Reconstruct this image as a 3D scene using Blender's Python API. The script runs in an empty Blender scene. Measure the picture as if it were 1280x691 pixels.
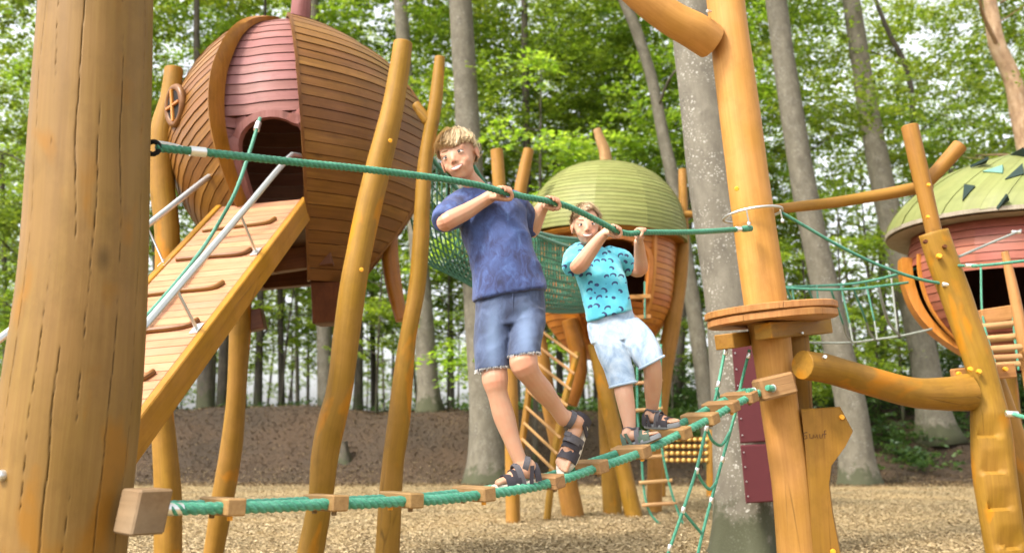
import bpy, math, random
import numpy as np
from mathutils import Vector as V, Matrix, noise as mnoise

# ------------------------------------------------------------------ scene, camera, world, sun, exposure
SC = bpy.context.scene
COL = SC.collection
FPX, CXP, CYP = 1200.0, 640.0, 345.5
EYE = V((0, 0, 1.0))
PITCH = math.radians(9.44)
CP, SP = math.cos(PITCH), math.sin(PITCH)

cam = bpy.data.cameras.new("camera")
cam.sensor_width = 36.0
cam.sensor_fit = 'HORIZONTAL'
cam.lens = 36.0 * FPX / 1280.0
cam.clip_start = 0.05
cam.clip_end = 2000.0
cam.dof.use_dof = True
cam.dof.focus_distance = 4.1
cam.dof.aperture_fstop = 2.6
camo = bpy.data.objects.new("camera", cam)
COL.objects.link(camo)
camo.location = EYE
camo.rotation_euler = (math.pi / 2 + PITCH, 0, 0)
SC.camera = camo

SUN_AZ, SUN_EL = math.radians(233), math.radians(50)   # compass-like: direction the light comes from (0 = +Y, clockwise)
world = bpy.data.worlds.new("World")
SC.world = world
world.use_nodes = True
wn = world.node_tree
bg = wn.nodes["Background"]
sky = wn.nodes.new("ShaderNodeTexSky")
sky.sky_type = 'NISHITA'
sky.sun_disc = False
sky.sun_elevation = SUN_EL
sky.sun_rotation = SUN_AZ
sky.air_density = 1.0
sky.dust_density = 4.0
sky.ozone_density = 0.6
hsv = wn.nodes.new("ShaderNodeHueSaturation")
hsv.inputs["Saturation"].default_value = 0.18
hsv.inputs["Value"].default_value = 1.25
wn.links.new(sky.outputs[0], hsv.inputs["Color"])
wn.links.new(hsv.outputs[0], bg.inputs["Color"])
bg.inputs["Strength"].default_value = 0.15

sl = bpy.data.lights.new("sun", 'SUN')
sl.energy = 2.3
sl.angle = math.radians(10)
sl.color = (1.0, 0.91, 0.78)
so = bpy.data.objects.new("sun", sl)
COL.objects.link(so)
sd = V((math.sin(SUN_AZ) * math.cos(SUN_EL), math.cos(SUN_AZ) * math.cos(SUN_EL), math.sin(SUN_EL)))
so.rotation_euler = sd.to_track_quat('Z', 'Y').to_euler()
so.location = sd * 50

SC.view_settings.view_transform = 'Standard'
SC.view_settings.look = 'None'
SC.view_settings.exposure = 1.36
SC.view_settings.gamma = 1.0
SC.cycles.use_denoising = True
SC.cycles.max_bounces = 9
SC.cycles.diffuse_bounces = 8
SC.cycles.transmission_bounces = 4
SC.cycles.transparent_max_bounces = 4
RND = random.Random(7)

# ------------------------------------------------------------------ camera model: a picture point at a real distance Y becomes a place
def ray(px, py):
    u, v = (px - CXP) / FPX, (CYP - py) / FPX
    return V((u, CP - v * SP, SP + v * CP))

def at(px, py, Y):
    d = ray(px, py)
    return EYE + d * (Y / d.y)

def depth(px, py, Y):
    return Y / ray(px, py).y

def sz(px, py, Y, w):                      # metres of w picture points there
    return w * depth(px, py, Y) / FPX

def onground(px, py, z=0.0):
    d = ray(px, py)
    return EYE + d * ((z - EYE.z) / d.z)

# ------------------------------------------------------------------ helpers: objects
def link(o):
    COL.objects.link(o)
    return o

def tag(o, label=None, cat=None, group=None, kind=None):
    if label: o["label"] = label
    if cat: o["category"] = cat
    if group: o["group"] = group
    if kind: o["kind"] = kind
    return o

def thing(name, label, cat, loc, group=None):
    o = link(bpy.data.objects.new(name, None))
    o.empty_display_size = 0.1
    o.location = loc
    return tag(o, label, cat, group)

def root_loc(o):
    p = V((0, 0, 0))
    while o is not None:
        p += V(o.location)
        o = o.parent
    return p

def catmull(P, n):
    """P: list of tuples of equal length (any dimension) -> n+1 samples, uniform in chord length"""
    A = np.array([list(p) for p in P], float)
    if len(A) == 2:
        t = np.linspace(0, 1, n + 1)[:, None]
        return A[0] * (1 - t) + A[1] * t
    seg = np.linalg.norm(np.diff(A[:, :3], axis=0), axis=1) + 1e-9
    T = np.concatenate([[0], np.cumsum(seg)])
    out = []
    ts = np.linspace(0, T[-1], n + 1)
    for t in ts:
        i = min(max(int(np.searchsorted(T, t, side='right')) - 1, 0), len(A) - 2)
        u = (t - T[i]) / (T[i + 1] - T[i])
        p1, p2 = A[i], A[i + 1]
        h = T[i + 1] - T[i]
        m1 = (A[i + 1] - A[i - 1]) / (T[i + 1] - T[i - 1]) * h if i > 0 else (p2 - p1)
        m2 = (A[i + 2] - A[i]) / (T[i + 2] - T[i]) * h if i + 2 < len(A) else (p2 - p1)
        u2, u3 = u * u, u * u * u
        out.append((2 * u3 - 3 * u2 + 1) * p1 + (u3 - 2 * u2 + u) * m1 + (-2 * u3 + 3 * u2) * p2 + (u3 - u2) * m2)
    return np.array(out)

class MB:
    """collects solid shapes; every vertex also keeps gc, a grain coordinate (across, across, along)"""
    def __init__(self):
        self.v, self.f, self.g, self.t = [], [], [], []
        self.seed = RND.random() * 50

    def add(self, vs, fs, gs=None, ts=None):
        b = len(self.v)
        self.v.extend([tuple(p) for p in vs])
        self.f.extend([tuple(i + b for i in f) for f in fs])
        s = self.seed
        if gs is None: gs = vs
        self.g.extend([(p[0] + s, p[1] + s * .7, p[2] + s * 1.3) for p in gs])
        self.t.extend(ts if ts is not None else [0.0] * len(vs))

    def tube(self, P, R, n=12, steps=None, caps=True, wob=0.0, round_end=0.0, radfun=None, tfun=None, twist0=0.0, closed=False, flat=None):
        """P points, R radii (one per point or a number); flat=(vector, factor) squashes along the vector"""
        if not isinstance(R, (list, tuple)): R = [R] * len(P)
        D = [(p[0], p[1], p[2], r) for p, r in zip(P, R)]
        if steps: D = catmull(D, steps)
        D = np.array([list(d) for d in D], float)
        m = len(D)
        C, rad = D[:, :3], D[:, 3]
        tan = np.zeros_like(C)
        if closed:
            tan = np.roll(C, -1, 0) - np.roll(C, 1, 0)
        else:
            tan[1:-1] = C[2:] - C[:-2]; tan[0] = C[1] - C[0]; tan[-1] = C[-1] - C[-2]
        tan /= np.linalg.norm(tan, axis=1)[:, None] + 1e-12
        ref = np.array([0, -1.0, 0.15]) if abs(tan[0][1]) < .85 else np.array([1.0, 0, .1])
        N = np.zeros_like(C)
        x = ref - tan[0] * ref.dot(tan[0]); x /= np.linalg.norm(x)
        for i in range(m):
            x = x - tan[i] * x.dot(tan[i]); x /= np.linalg.norm(x) + 1e-12
            N[i] = x
        B = np.cross(tan, N)
        S = np.concatenate([[0], np.cumsum(np.linalg.norm(np.diff(C, axis=0), axis=1))])
        th = np.arange(n) * 2 * math.pi / n + twist0
        vs, gs, ts, fs = [], [], [], []
        sd_ = self.seed
        for i in range(m):
            for j in range(n):
                r = rad[i]
                c_, s_ = math.cos(th[j]), math.sin(th[j])
                if wob:
                    r *= 1 + wob * mnoise.noise((c_ * 1.1 + sd_, s_ * 1.1, S[i] / (rad[i] * 5 + .02) + sd_)) + wob * .45 * mnoise.noise((c_ * 2.6, s_ * 2.6 + sd_, S[i] / (rad[i] * 1.6 + .02)))
                if radfun: r *= radfun(th[j], S[i], i / (m - 1))
                vs.append(C[i] + (N[i] * c_ + B[i] * s_) * r)
                gs.append((c_ * r, s_ * r, S[i]))
                ts.append(tfun(th[j], S[i], i / (m - 1)) if tfun else 0.0)
        if flat is not None:
            fv = np.array(flat[0], float); fv /= np.linalg.norm(fv)
            vs2 = []
            for k, p in enumerate(vs):
                c = C[k // n]; d = p - c
                vs2.append(c + d - fv * d.dot(fv) * (1 - flat[1]))
            vs = vs2
        rng = m if closed else m - 1
        for i in range(rng):
            i2 = (i + 1) % m
            for j in range(n):
                j2 = (j + 1) % n
                fs.append((i * n + j, i * n + j2, i2 * n + j2, i2 * n + j))
        if caps and not closed:
            for end in (0, m - 1):
                k0 = len(vs)
                sgn = -1 if end == 0 else 1
                ring0 = [end * n + j for j in range(n)]
                levels = [(1, 0)]
                if round_end:
                    levels = [(.93, round_end * .6), (.8, round_end)]
                else:
                    levels = [(.96, .035)]
                prev = ring0
                for (q, h) in levels:
                    cur = []
                    for j in range(n):
                        p = C[end] + (np.array(vs[end * n + j]) - C[end]) * q + tan[end] * sgn * h * rad[end]
                        cur.append(len(vs)); vs.append(p)
                        g = gs[end * n + j]; gs.append((g[0] * q, g[1] * q, g[2] + sgn * h * rad[end] * .2)); ts.append(ts[end * n + j])
                    for j in range(n):
                        j2 = (j + 1) % n
                        fs.append((prev[j], prev[j2], cur[j2], cur[j]) if sgn > 0 else (prev[j2], prev[j], cur[j], cur[j2]))
                    prev = cur
                fs.append(tuple(prev) if sgn > 0 else tuple(reversed(prev)))
        self.add(vs, fs, gs, ts)
        return self

    def box(self, c, ax, ay, az, bev=0.004, long=0, jit=0.0):
        """oriented box: centre, three half-extent vectors; bevelled edges; long = index of the grain axis"""
        c = V(c); A = [V(ax), V(ay), V(az)]
        L = [a.length for a in A]
        U = [a / l for a, l in zip(A, L)]
        b = min(bev, min(L) * .45)
        vs, gs, idx = [], [], {}
        order = [k for k in range(3) if k != long] + [long]
        go = [RND.uniform(-3, 3) for _ in range(3)]
        for sx in (-1, 1):
            for sy in (-1, 1):
                for s3 in (-1, 1):
                    s = (sx, sy, s3)
                    j = V((RND.uniform(-jit, jit), RND.uniform(-jit, jit), RND.uniform(-jit, jit))) if jit else V((0, 0, 0))
                    for k in range(3):
                        l = [s[q] * (L[q] - (0 if q == k else b)) for q in range(3)]
                        idx[(s, k)] = len(vs)
                        vs.append(c + U[0] * l[0] + U[1] * l[1] + U[2] * l[2] + j)
                        gs.append((l[order[0]] + go[0], l[order[1]] + go[1], l[order[2]] + go[2]))
        fs = []
        for k in range(3):
            q1, q2 = (k + 1) % 3, (k + 2) % 3
            for s in (-1, 1):
                loop = []
                for (a_, b_) in ((-1, -1), (1, -1), (1, 1), (-1, 1)):
                    t = [0, 0, 0]; t[k] = s; t[q1] = a_; t[q2] = b_
                    loop.append(idx[(tuple(t), k)])
                fs.append(tuple(loop) if s > 0 else tuple(reversed(loop)))
            for sa in (-1, 1):
                for sb in (-1, 1):
                    t0 = [0, 0, 0]; t1 = [0, 0, 0]
                    t0[k] = -1; t1[k] = 1
                    for t in (t0, t1): t[q1] = sa; t[q2] = sb
                    t0, t1 = tuple(t0), tuple(t1)
                    loop = (idx[(t0, q1)], idx[(t1, q1)], idx[(t1, q2)], idx[(t0, q2)])
                    fs.append(loop if sa * sb > 0 else tuple(reversed(loop)))
        for sx in (-1, 1):
            for sy in (-1, 1):
                for s3 in (-1, 1):
                    s = (sx, sy, s3)
                    loop = (idx[(s, 0)], idx[(s, 1)], idx[(s, 2)])
                    fs.append(loop if sx * sy * s3 > 0 else tuple(reversed(loop)))
        self.add(vs, fs, gs)
        return self

    def beam(self, a, b, w, h, up=(0, 0, 1), bev=0.004):
        a, b = V(a), V(b)
        d = (b - a); l = d.length; d /= l
        s = d.cross(V(up)).normalized(); u = s.cross(d)
        return self.box((a + b) / 2, d * l / 2, s * w / 2, u * h / 2, bev, 0)

    def prism(self, poly, off, bev=0.0):
        """poly: 3D outline, off: thickness vector"""
        poly = [V(p) for p in poly]; off = V(off); n = len(poly)
        c = sum(poly, V((0, 0, 0))) / n
        on = off.normalized()
        rings = [(poly, 0)]
        if bev:
            ins = []
            for i, p in enumerate(poly):
                e = ((c - p).normalized())
                ins.append(p + e * bev)
            r = [ins, [p + on * bev for p in poly], [p + off - on * bev for p in poly], [p + off for p in ins]]
        else:
            r = [poly, [p + off for p in poly]]
        vs = [p for q in r for p in q]
        fs = [tuple(reversed(range(n)))]
        for k in range(len(r) - 1):
            for i in range(n):
                j = (i + 1) % n
                fs.append((k * n + i, k * n + j, (k + 1) * n + j, (k + 1) * n + i))
        fs.append(tuple(range((len(r) - 1) * n, len(r) * n)))
        self.add(vs, fs)
        return self

    def rings(self, R, closed_ends=True):
        """loft through rings of equal count"""
        n = len(R[0])
        vs = [p for q in R for p in q]
        fs = []
        for k in range(len(R) - 1):
            for i in range(n):
                j = (i + 1) % n
                fs.append((k * n + i, k * n + j, (k + 1) * n + j, (k + 1) * n + i))
        if closed_ends:
            fs.append(tuple(reversed(range(n))))
            fs.append(tuple(range((len(R) - 1) * n, len(R) * n)))
        self.add(vs, fs)
        return self

    def ell(self, c, a, b, d, nu=14, nv=9):
        """ellipsoid with three half-axis vectors"""
        c, a, b, d = V(c), V(a), V(b), V(d)
        R = []
        for i in range(1, nv):
            ph = math.pi * i / nv - math.pi / 2
            R.append([c + (a * math.cos(t) + b * math.sin(t)) * math.cos(ph) + d * math.sin(ph) for t in [2 * math.pi * k / nu for k in range(nu)]])
        base = len(self.v)
        vs = [p for q in R for p in q] + [c - d, c + d]
        fs = []
        for k in range(len(R) - 1):
            for i in range(nu):
                j = (i + 1) % nu
                fs.append((k * nu + i, k * nu + j, (k + 1) * nu + j, (k + 1) * nu + i))
        lo, hi = len(vs) - 2, len(vs) - 1
        for i in range(nu):
            j = (i + 1) % nu
            fs.append((j, i, lo))
            fs.append(((len(R) - 1) * nu + i, (len(R) - 1) * nu + j, hi))
        self.add(vs, fs)
        return self

    def sph(self, c, r, nu=12, nv=8):
        return self.ell(c, (r, 0, 0), (0, r, 0), (0, 0, r), nu, nv)

    def mesh(self, name, origin=V((0, 0, 0))):
        me = bpy.data.meshes.new(name)
        ox, oy, oz = origin
        me.from_pydata([(x - ox, y - oy, z - oz) for x, y, z in self.v], [], self.f)
        a = me.attributes.new("gc", 'FLOAT_VECTOR', 'POINT')
        a.data.foreach_set("vector", np.array(self.g, np.float32).ravel())
        if any(self.t):
            a = me.attributes.new("tint", 'FLOAT', 'POINT')
            a.data.foreach_set("value", np.array(self.t, np.float32))
        return me

    def build(self, name, mat, parent=None, smooth=True, sharp=math.radians(38), origin=None):
        org = root_loc(parent) if parent is not None else (V(origin) if origin is not None else V((0, 0, 0)))
        me = self.mesh(name, org)
        o = link(bpy.data.objects.new(name, me))
        if parent is None and origin is not None: o.location = origin
        me.materials.append(mat)
        if smooth:
            me.polygons.foreach_set("use_smooth", [True] * len(me.polygons))
            if sharp: me.set_sharp_from_angle(angle=sharp)
        me.update()
        if parent is not None: o.parent = parent
        return o

# ------------------------------------------------------------------ materials
def new_mat(name):
    m = bpy.data.materials.new(name)
    m.use_nodes = True
    nt = m.node_tree
    return m, nt, nt.nodes["Principled BSDF"]

class NT:
    def __init__(self, nt): self.nt = nt
    def n(self, kind, **kw):
        nd = self.nt.nodes.new("ShaderNode" + kind)
        for k, v in kw.items(): setattr(nd, k, v)
        return nd
    def put(self, sock, val):
        if hasattr(val, "is_output") or isinstance(val, bpy.types.NodeSocket): self.nt.links.new(val, sock)
        else: sock.default_value = val
    def attr(self, name, out="Vector"):
        a = self.n("Attribute", attribute_name=name)
        return a.outputs[out]
    def scale(self, vec, s):
        m = self.n("Mapping"); self.put(m.inputs["Vector"], vec); m.inputs["Scale"].default_value = s
        return m.outputs[0]
    def noise(self, vec, sc=1.0, det=4, rough=.55, dist=0.0):
        t = self.n("TexNoise"); self.put(t.inputs["Vector"], vec)
        t.inputs["Scale"].default_value = sc; t.inputs["Detail"].default_value = det
        t.inputs["Roughness"].default_value = rough; t.inputs["Distortion"].default_value = dist
        return t.outputs["Fac"]
    def voro(self, vec, sc, feature='F1', rand=1.0):
        t = self.n("TexVoronoi", feature=feature); self.put(t.inputs["Vector"], vec)
        t.inputs["Scale"].default_value = sc; t.inputs["Randomness"].default_value = rand
        return t
    def ramp(self, fac, stops):
        r = self.n("ValToRGB"); self.put(r.inputs[0], fac)
        e = r.color_ramp.elements
        while len(e) < len(stops): e.new(.5)
        for el, (p, c) in zip(e, stops):
            el.position = p
            el.color = (*c, 1) if isinstance(c, (tuple, list)) else (c, c, c, 1)
        return r.outputs[0]
    def mix(self, fac, a, b, mode='MIX'):
        m = self.n("Mix", data_type='RGBA', blend_type=mode)
        self.put(m.inputs[0], fac)
        for s, v in ((m.inputs[6], a), (m.inputs[7], b)):
            self.put(s, (*v, 1) if isinstance(v, tuple) and len(v) == 3 else v)
        return m.outputs[2]
    def math(self, op, a, b=0.0, c=0.0):
        m = self.n("Math", operation=op)
        self.put(m.inputs[0], a); self.put(m.inputs[1], b); self.put(m.inputs[2], c)
        return m.outputs[0]
    def vmath(self, op, a, b=(0, 0, 0), out=0):
        m = self.n("VectorMath", operation=op)
        self.put(m.inputs[0], a); self.put(m.inputs[1], b)
        return m.outputs[out]
    def hsv(self, col, h=.5, s=1.0, v=1.0):
        m = self.n("HueSaturation"); self.put(m.inputs["Color"], col)
        self.put(m.inputs["Hue"], h); self.put(m.inputs["Saturation"], s); self.put(m.inputs["Value"], v)
        return m.outputs[0]
    def bump(self, h, strength=.4, dist=.004):
        b = self.n("Bump"); self.put(b.inputs["Height"], h)
        b.inputs["Strength"].default_value = strength; b.inputs["Distance"].default_value = dist
        return b.outputs[0]
    def objrand(self):
        return self.n("ObjectInfo").outputs["Random"]

def wood(name, dark, mid, light, rough=.45, fine=90, crack=.0, stain=None, var=.2, coat=0.0, weather=None):
    m, nt, p = new_mat(name); k = NT(nt)
    gc = k.attr("gc")
    s1 = k.scale(gc, (1, 1, .055))
    n1 = k.noise(s1, 14, 5, .6, .6)
    n2 = k.noise(k.scale(gc, (1, 1, .02)), fine, 3, .6)
    n3 = k.noise(gc, 3.2, 3)
    n4 = k.noise(k.scale(gc, (1, 1, .03)), 34, 4, .7, 1.5)
    f = k.math('ADD', k.math('MULTIPLY', n1, .38), k.math('ADD', k.math('MULTIPLY', n2, .30), k.math('MULTIPLY', n4, .32)))
    col = k.ramp(f, [(.32, dark), (.5, mid), (.7, light)])
    col = k.mix(k.ramp(n3, [(.35, .0), (.7, .55)]), col, k.hsv(col, .49, .92, 1.28))
    if weather:
        col = k.mix(k.ramp(k.noise(k.scale(gc, (1, 1, .4)), 2.3, 5), [(.42, 0.0), (.62, .75)]), col, weather)
    if stain:
        col = k.mix(k.ramp(k.noise(k.scale(gc, (1, 1, .45)), 5.2, 3, .5, .4), [(.58, 0.0), (.66, .85)]), col, stain)
    kn = k.voro(k.scale(gc, (1, 1, .55)), 3.1, 'F1')
    kd = k.math('MULTIPLY', k.ramp(kn.outputs["Distance"], [(.02, 1.0), (.085, 0.0)]), .65)
    col = k.mix(kd, col, tuple(c * .38 for c in dark))
    blot = k.ramp(k.noise(k.scale(gc, (1, 1, .7)), 9, 6, .7), [(.48, 0.0), (.72, .42)])
    col = k.mix(blot, col, tuple(c * .72 for c in dark))
    hgt = k.math('ADD', k.math('MULTIPLY', n1, .5), k.math('MULTIPLY', n2, .5))
    if crack:
        vd = k.voro(k.scale(gc, (1, 1, .05)), crack, 'DISTANCE_TO_EDGE').outputs["Distance"]
        msk = k.ramp(k.noise(k.scale(gc, (1, 1, .16)), 5, 2), [(.55, 0.0), (.65, 1.0)])
        ln = k.math('MULTIPLY', k.ramp(vd, [(.0, 1.0), (.02, 0.0)]), msk)
        col = k.mix(k.math('MULTIPLY', ln, .6), col, tuple(c * .22 for c in dark))
        hgt = k.math('SUBTRACT', hgt, k.math('MULTIPLY', ln, 1.6))
    ck = k.attr("tint", "Fac")
    col = k.mix(ck, col, tuple(c * .2 for c in dark))
    r = k.objrand()
    col = k.hsv(col, k.math('MULTIPLY_ADD', r, .012, .494), 1.0, k.math('MULTIPLY_ADD', r, var, 1 - var / 2))
    k.put(p.inputs["Base Color"], col)
    k.put(p.inputs["Roughness"], k.math('MULTIPLY_ADD', n2, .25, rough - .12))
    p.inputs["Specular IOR Level"].default_value = .25
    if coat:
        p.inputs["Coat Weight"].default_value = coat; p.inputs["Coat Roughness"].default_value = .25
    k.put(p.inputs["Normal"], k.bump(hgt, .55, .003))
    return m

def plain(name, col, rough=.6, metal=0.0, nsc=0, namt=.15, bump=0.0):
    m, nt, p = new_mat(name); k = NT(nt)
    if nsc:
        co = k.n("TexCoord").outputs["Object"]
        nz = k.noise(co, nsc, 4)
        c = k.hsv((*col, 1), .5, 1.0, k.math('MULTIPLY_ADD', nz, namt * 4, 1 - namt * 2))
        k.put(p.inputs["Base Color"], c)
        if bump: k.put(p.inputs["Normal"], k.bump(nz, .5, bump))
    else:
        p.inputs["Base Color"].default_value = (*col, 1)
    p.inputs["Roughness"].default_value = rough
    p.inputs["Metallic"].default_value = metal
    return m

M = {}
M['log_pale'] = wood('pale debarked log', (0.131, 0.067, 0.013), (0.162, 0.086, 0.018), (0.198, 0.113, 0.026), .55, 70, 0, (0.208, 0.086, 0.007), .06)
M['log_gold'] = wood('oiled golden log', (0.166, 0.080, 0.004), (0.213, 0.106, 0.008), (0.266, 0.145, 0.010), .58, 80, 11, (0.365, 0.136, 0.003), .14)
M['log_warm'] = wood('warm oiled pole', (0.202, 0.093, 0.010), (0.251, 0.122, 0.015), (0.301, 0.160, 0.025), .58, 80, 13, None, .14)
M['log_post'] = wood('light oiled post', (0.314, 0.144, 0.025), (0.377, 0.182, 0.035), (0.440, 0.227, 0.051), .58, 80, 8, None, .06)
M['block'] = wood('sawn oak block', (0.181, 0.099, 0.034), (0.279, 0.161, 0.059), (0.362, 0.227, 0.096), .6, 70, 14, None, .2)
M['block_grey'] = wood('weathered block', (0.124, 0.074, 0.031), (0.186, 0.118, 0.053), (0.260, 0.173, 0.087), .7, 60, 10, None, .1, weather=(0.186, 0.141, 0.087))
M['ramp'] = wood('ramp planks', (0.292, 0.134, 0.064), (0.363, 0.175, 0.085), (0.430, 0.222, 0.113), .5, 70, 0, None, .16)
M['stringer'] = wood('ramp side board', (0.212, 0.090, 0.004), (0.306, 0.138, 0.006), (0.366, 0.175, 0.011), .45, 70, 9, None, .05)
M['hut'] = wood('brown hut planks', (0.097, 0.039, 0.006), (0.160, 0.068, 0.011), (0.249, 0.119, 0.022), .42, 60, 0, None, .32)
M['hut_rim'] = wood('hut rim', (0.154, 0.055, 0.003), (0.235, 0.090, 0.006), (0.295, 0.125, 0.010), .4, 70, 0, None, .1)
M['hut_dark'] = wood('dark hut wood with shade painted in', (0.054, 0.016, 0.004), (0.086, 0.027, 0.006), (0.117, 0.041, 0.009), .5, 60, 0, None, .2)  # dark wood, deepened further to paint in the shade inside the huts
M['pink'] = wood('pink red boards', (0.148, 0.054, 0.042), (0.201, 0.079, 0.066), (0.254, 0.114, 0.102), .5, 60, 0, None, .12, coat=0)
M['red'] = wood('red boards', (0.175, 0.049, 0.027), (0.239, 0.075, 0.044), (0.292, 0.107, 0.065), .42, 60, 0, None, .2)
M['orange'] = wood('orange bentwood', (0.301, 0.103, 0.011), (0.421, 0.157, 0.022), (0.482, 0.212, 0.038), .4, 70, 0, None, .05)
M['acorn'] = wood('acorn body boards', (0.226, 0.068, 0.004), (0.338, 0.110, 0.008), (0.414, 0.154, 0.013), .42, 60, 0, None, .25)
M['dome'] = wood('green stained boards', (0.124, 0.135, 0.035), (0.163, 0.174, 0.048), (0.205, 0.214, 0.065), .55, 60, 0, None, .16)
M['roof'] = wood('pale green roof boards', (0.108, 0.122, 0.035), (0.146, 0.161, 0.049), (0.178, 0.195, 0.065), .55, 60, 0, None, .08)
M['rim_grey'] = wood('grey roof rim', (0.180, 0.150, 0.102), (0.264, 0.228, 0.168), (0.324, 0.288, 0.228), .6, 60, 0, None, .05)
M['plat'] = wood('platform boards', (0.211, 0.084, 0.022), (0.324, 0.149, 0.043), (0.394, 0.202, 0.065), .5, 60, 9, None, .1)
M['rung'] = wood('round rungs', (0.239, 0.122, 0.044), (0.343, 0.193, 0.073), (0.433, 0.257, 0.106), .55, 70, 0, None, .15)
M['steel'] = plain('galvanised steel', (.58, .60, .60), .38, .85, 40, .06)
M['alu'] = plain('pressed aluminium', (.72, .72, .70), .35, .9, 30, .04)
M['bolt'] = plain('orange bolt cap', (.75, .33, .02), .35)
M['black'] = plain('black of thimble and hole shade', (.006, .005, .005), 1.0)
M['pad'] = plain('dark red pad', (.085, .010, .014), .65, 0, 9, .06, .002)
M['shingle'] = plain('dark green shingle', (.010, .026, .021), .9, 0, 14, .1)
M['shingle_teal'] = plain('teal shingle', (.09, .21, .17), .5, 0, 14, .1)
M['bead'] = plain('yellow bead', (0.490, 0.329, 0.084), .4)
M['graph'] = plain('scratched dark mark', (.09, .035, .01), .9)

def rope_mat(name, col, hi):
    m, nt, p = new_mat(name); k = NT(nt)
    gc = k.attr("gc")
    n1 = k.noise(k.scale(gc, (1, 1, .35)), 160, 3, .6)
    t = k.attr("tint", "Fac")
    c = k.ramp(n1, [(.3, tuple(x * .6 for x in col)), (.55, col), (.75, hi)])
    c = k.mix(k.math('MULTIPLY', t, .75), c, tuple(x * .35 for x in col))
    c = k.mix(k.ramp(k.noise(gc, 9, 3), [(.45, 0.0), (.75, .3)]), c, hi)
    k.put(p.inputs["Base Color"], c)
    p.inputs["Roughness"].default_value = .6
    p.inputs["Sheen Weight"].default_value = .15
    k.put(p.inputs["Normal"], k.bump(n1, .6, .002))
    return m
M['rope_dark'] = rope_mat('dark green rope', (.018, .16, .085), (.07, .30, .19))
M['rope_teal'] = rope_mat('teal green rope', (0.036, 0.242, 0.143), (0.144, 0.390, 0.277))
M['rope_far'] = rope_mat('green rope', (0.032, 0.180, 0.112), (0.091, 0.274, 0.196))
M['rope_pale'] = rope_mat('pale worn rope', (0.204, 0.228, 0.192), (0.300, 0.312, 0.276))
M['net'] = rope_mat('green net', (0.007, 0.112, 0.046), (0.031, 0.185, 0.087))

def bark(name, dark, mid, light, spots=.0, moss=0.0, warm=None):
    m, nt, p = new_mat(name); k = NT(nt)
    gc = k.attr("gc")
    n1 = k.noise(k.scale(gc, (1, 1, .5)), 7, 6, .65, .3)
    n2 = k.noise(gc, 45, 4, .6)
    col = k.ramp(n1, [(.3, dark), (.52, mid), (.72, light)])
    col = k.mix(k.math('MULTIPLY', n2, .35), col, dark)
    if spots:
        for sc, th in ((42, .2), (19, .15)):
            v = k.voro(gc, sc)
            ms = k.math('MULTIPLY', k.ramp(v.outputs["Distance"], [(th, 1.0), (th + .1, 0.0)]), k.ramp(k.noise(gc, 4.5, 3), [(.42, 0.0), (.6, spots)]))
            col = k.mix(ms, col, (.62, .61, .55))
        rings = k.ramp(k.noise(k.scale(gc, (1, 1, 2.2)), 5, 5, .7, .6), [(.62, 0.0), (.68, .5)])
        col = k.mix(rings, col, tuple(c * .5 for c in dark))
    if moss:
        z = k.n("SeparateXYZ"); k.put(z.inputs[0], k.n("TexCoord").outputs["Object"])
        mm = k.math('MULTIPLY', k.ramp(z.outputs[2], [(.05, 1.0), (moss / 10, 0.0)]) if False else k.math('SUBTRACT', 1.0, k.math('DIVIDE', z.outputs[2], moss)), 1.0)
        mk = k.ramp(k.math('ADD', k.math('MULTIPLY', mm, .5), k.math('SUBTRACT', k.noise(gc, 6, 4), .25)), [(.36, 0.0), (.52, .9)])
        col = k.mix(mk, col, (.038, .042, .015))
    r = k.objrand()
    col = k.hsv(col, .5, 1.0, k.math('MULTIPLY_ADD', r, .3, .85))
    k.put(p.inputs["Base Color"], col)
    p.inputs["Roughness"].default_value = .85
    k.put(p.inputs["Normal"], k.bump(k.math('ADD', n1, k.math('MULTIPLY', n2, .5)), .6, .012))
    return m
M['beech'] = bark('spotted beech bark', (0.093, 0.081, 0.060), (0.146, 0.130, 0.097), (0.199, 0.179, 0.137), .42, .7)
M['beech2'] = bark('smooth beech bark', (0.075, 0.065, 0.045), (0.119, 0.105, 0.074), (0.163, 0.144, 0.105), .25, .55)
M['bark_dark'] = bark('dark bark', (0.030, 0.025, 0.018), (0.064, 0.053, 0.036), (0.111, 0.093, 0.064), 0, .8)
M['bark_sun_painted'] = bark('bark with sun warmth painted in', (.22, .13, .07), (.40, .26, .15), (.55, .40, .26), .2, 0)  # glow of sunlight on the trunk is put into the bark colour

def leafmat(name, c1, c2, c3, tr=.45):
    m = bpy.data.materials.new(name); m.use_nodes = True
    nt = m.node_tree; nt.nodes.clear(); k = NT(nt)
    out = k.n("OutputMaterial")
    ri = k.n("NewGeometry").outputs["Random Per Island"]
    col = k.ramp(ri, [(.0, c1), (.45, c2), (1.0, c3)])
    r = k.objrand()
    col = k.hsv(col, k.math('MULTIPLY_ADD', r, .02, .49), 1.0, k.math('MULTIPLY_ADD', r, .35, .82))
    d = k.n("BsdfDiffuse"); k.put(d.inputs["Color"], col)
    t = k.n("BsdfTranslucent"); k.put(t.inputs["Color"], k.hsv(col, .482, 1.08, 2.5))
    g = k.n("BsdfGlossy"); g.inputs["Roughness"].default_value = .45; g.inputs["Color"].default_value = (.7, .8, .7, 1)
    mx = k.n("MixShader"); mx.inputs[0].default_value = tr
    nt.links.new(d.outputs[0], mx.inputs[1]); nt.links.new(t.outputs[0], mx.inputs[2])
    m2 = k.n("MixShader"); m2.inputs[0].default_value = .05
    nt.links.new(mx.outputs[0], m2.inputs[1]); nt.links.new(g.outputs[0], m2.inputs[2])
    nt.links.new(m2.outputs[0], out.inputs[0])
    return m
M['leaf'] = leafmat('beech leaves', (.050, .100, .012), (.095, .160, .020), (.15, .215, .035), .5)
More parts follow.
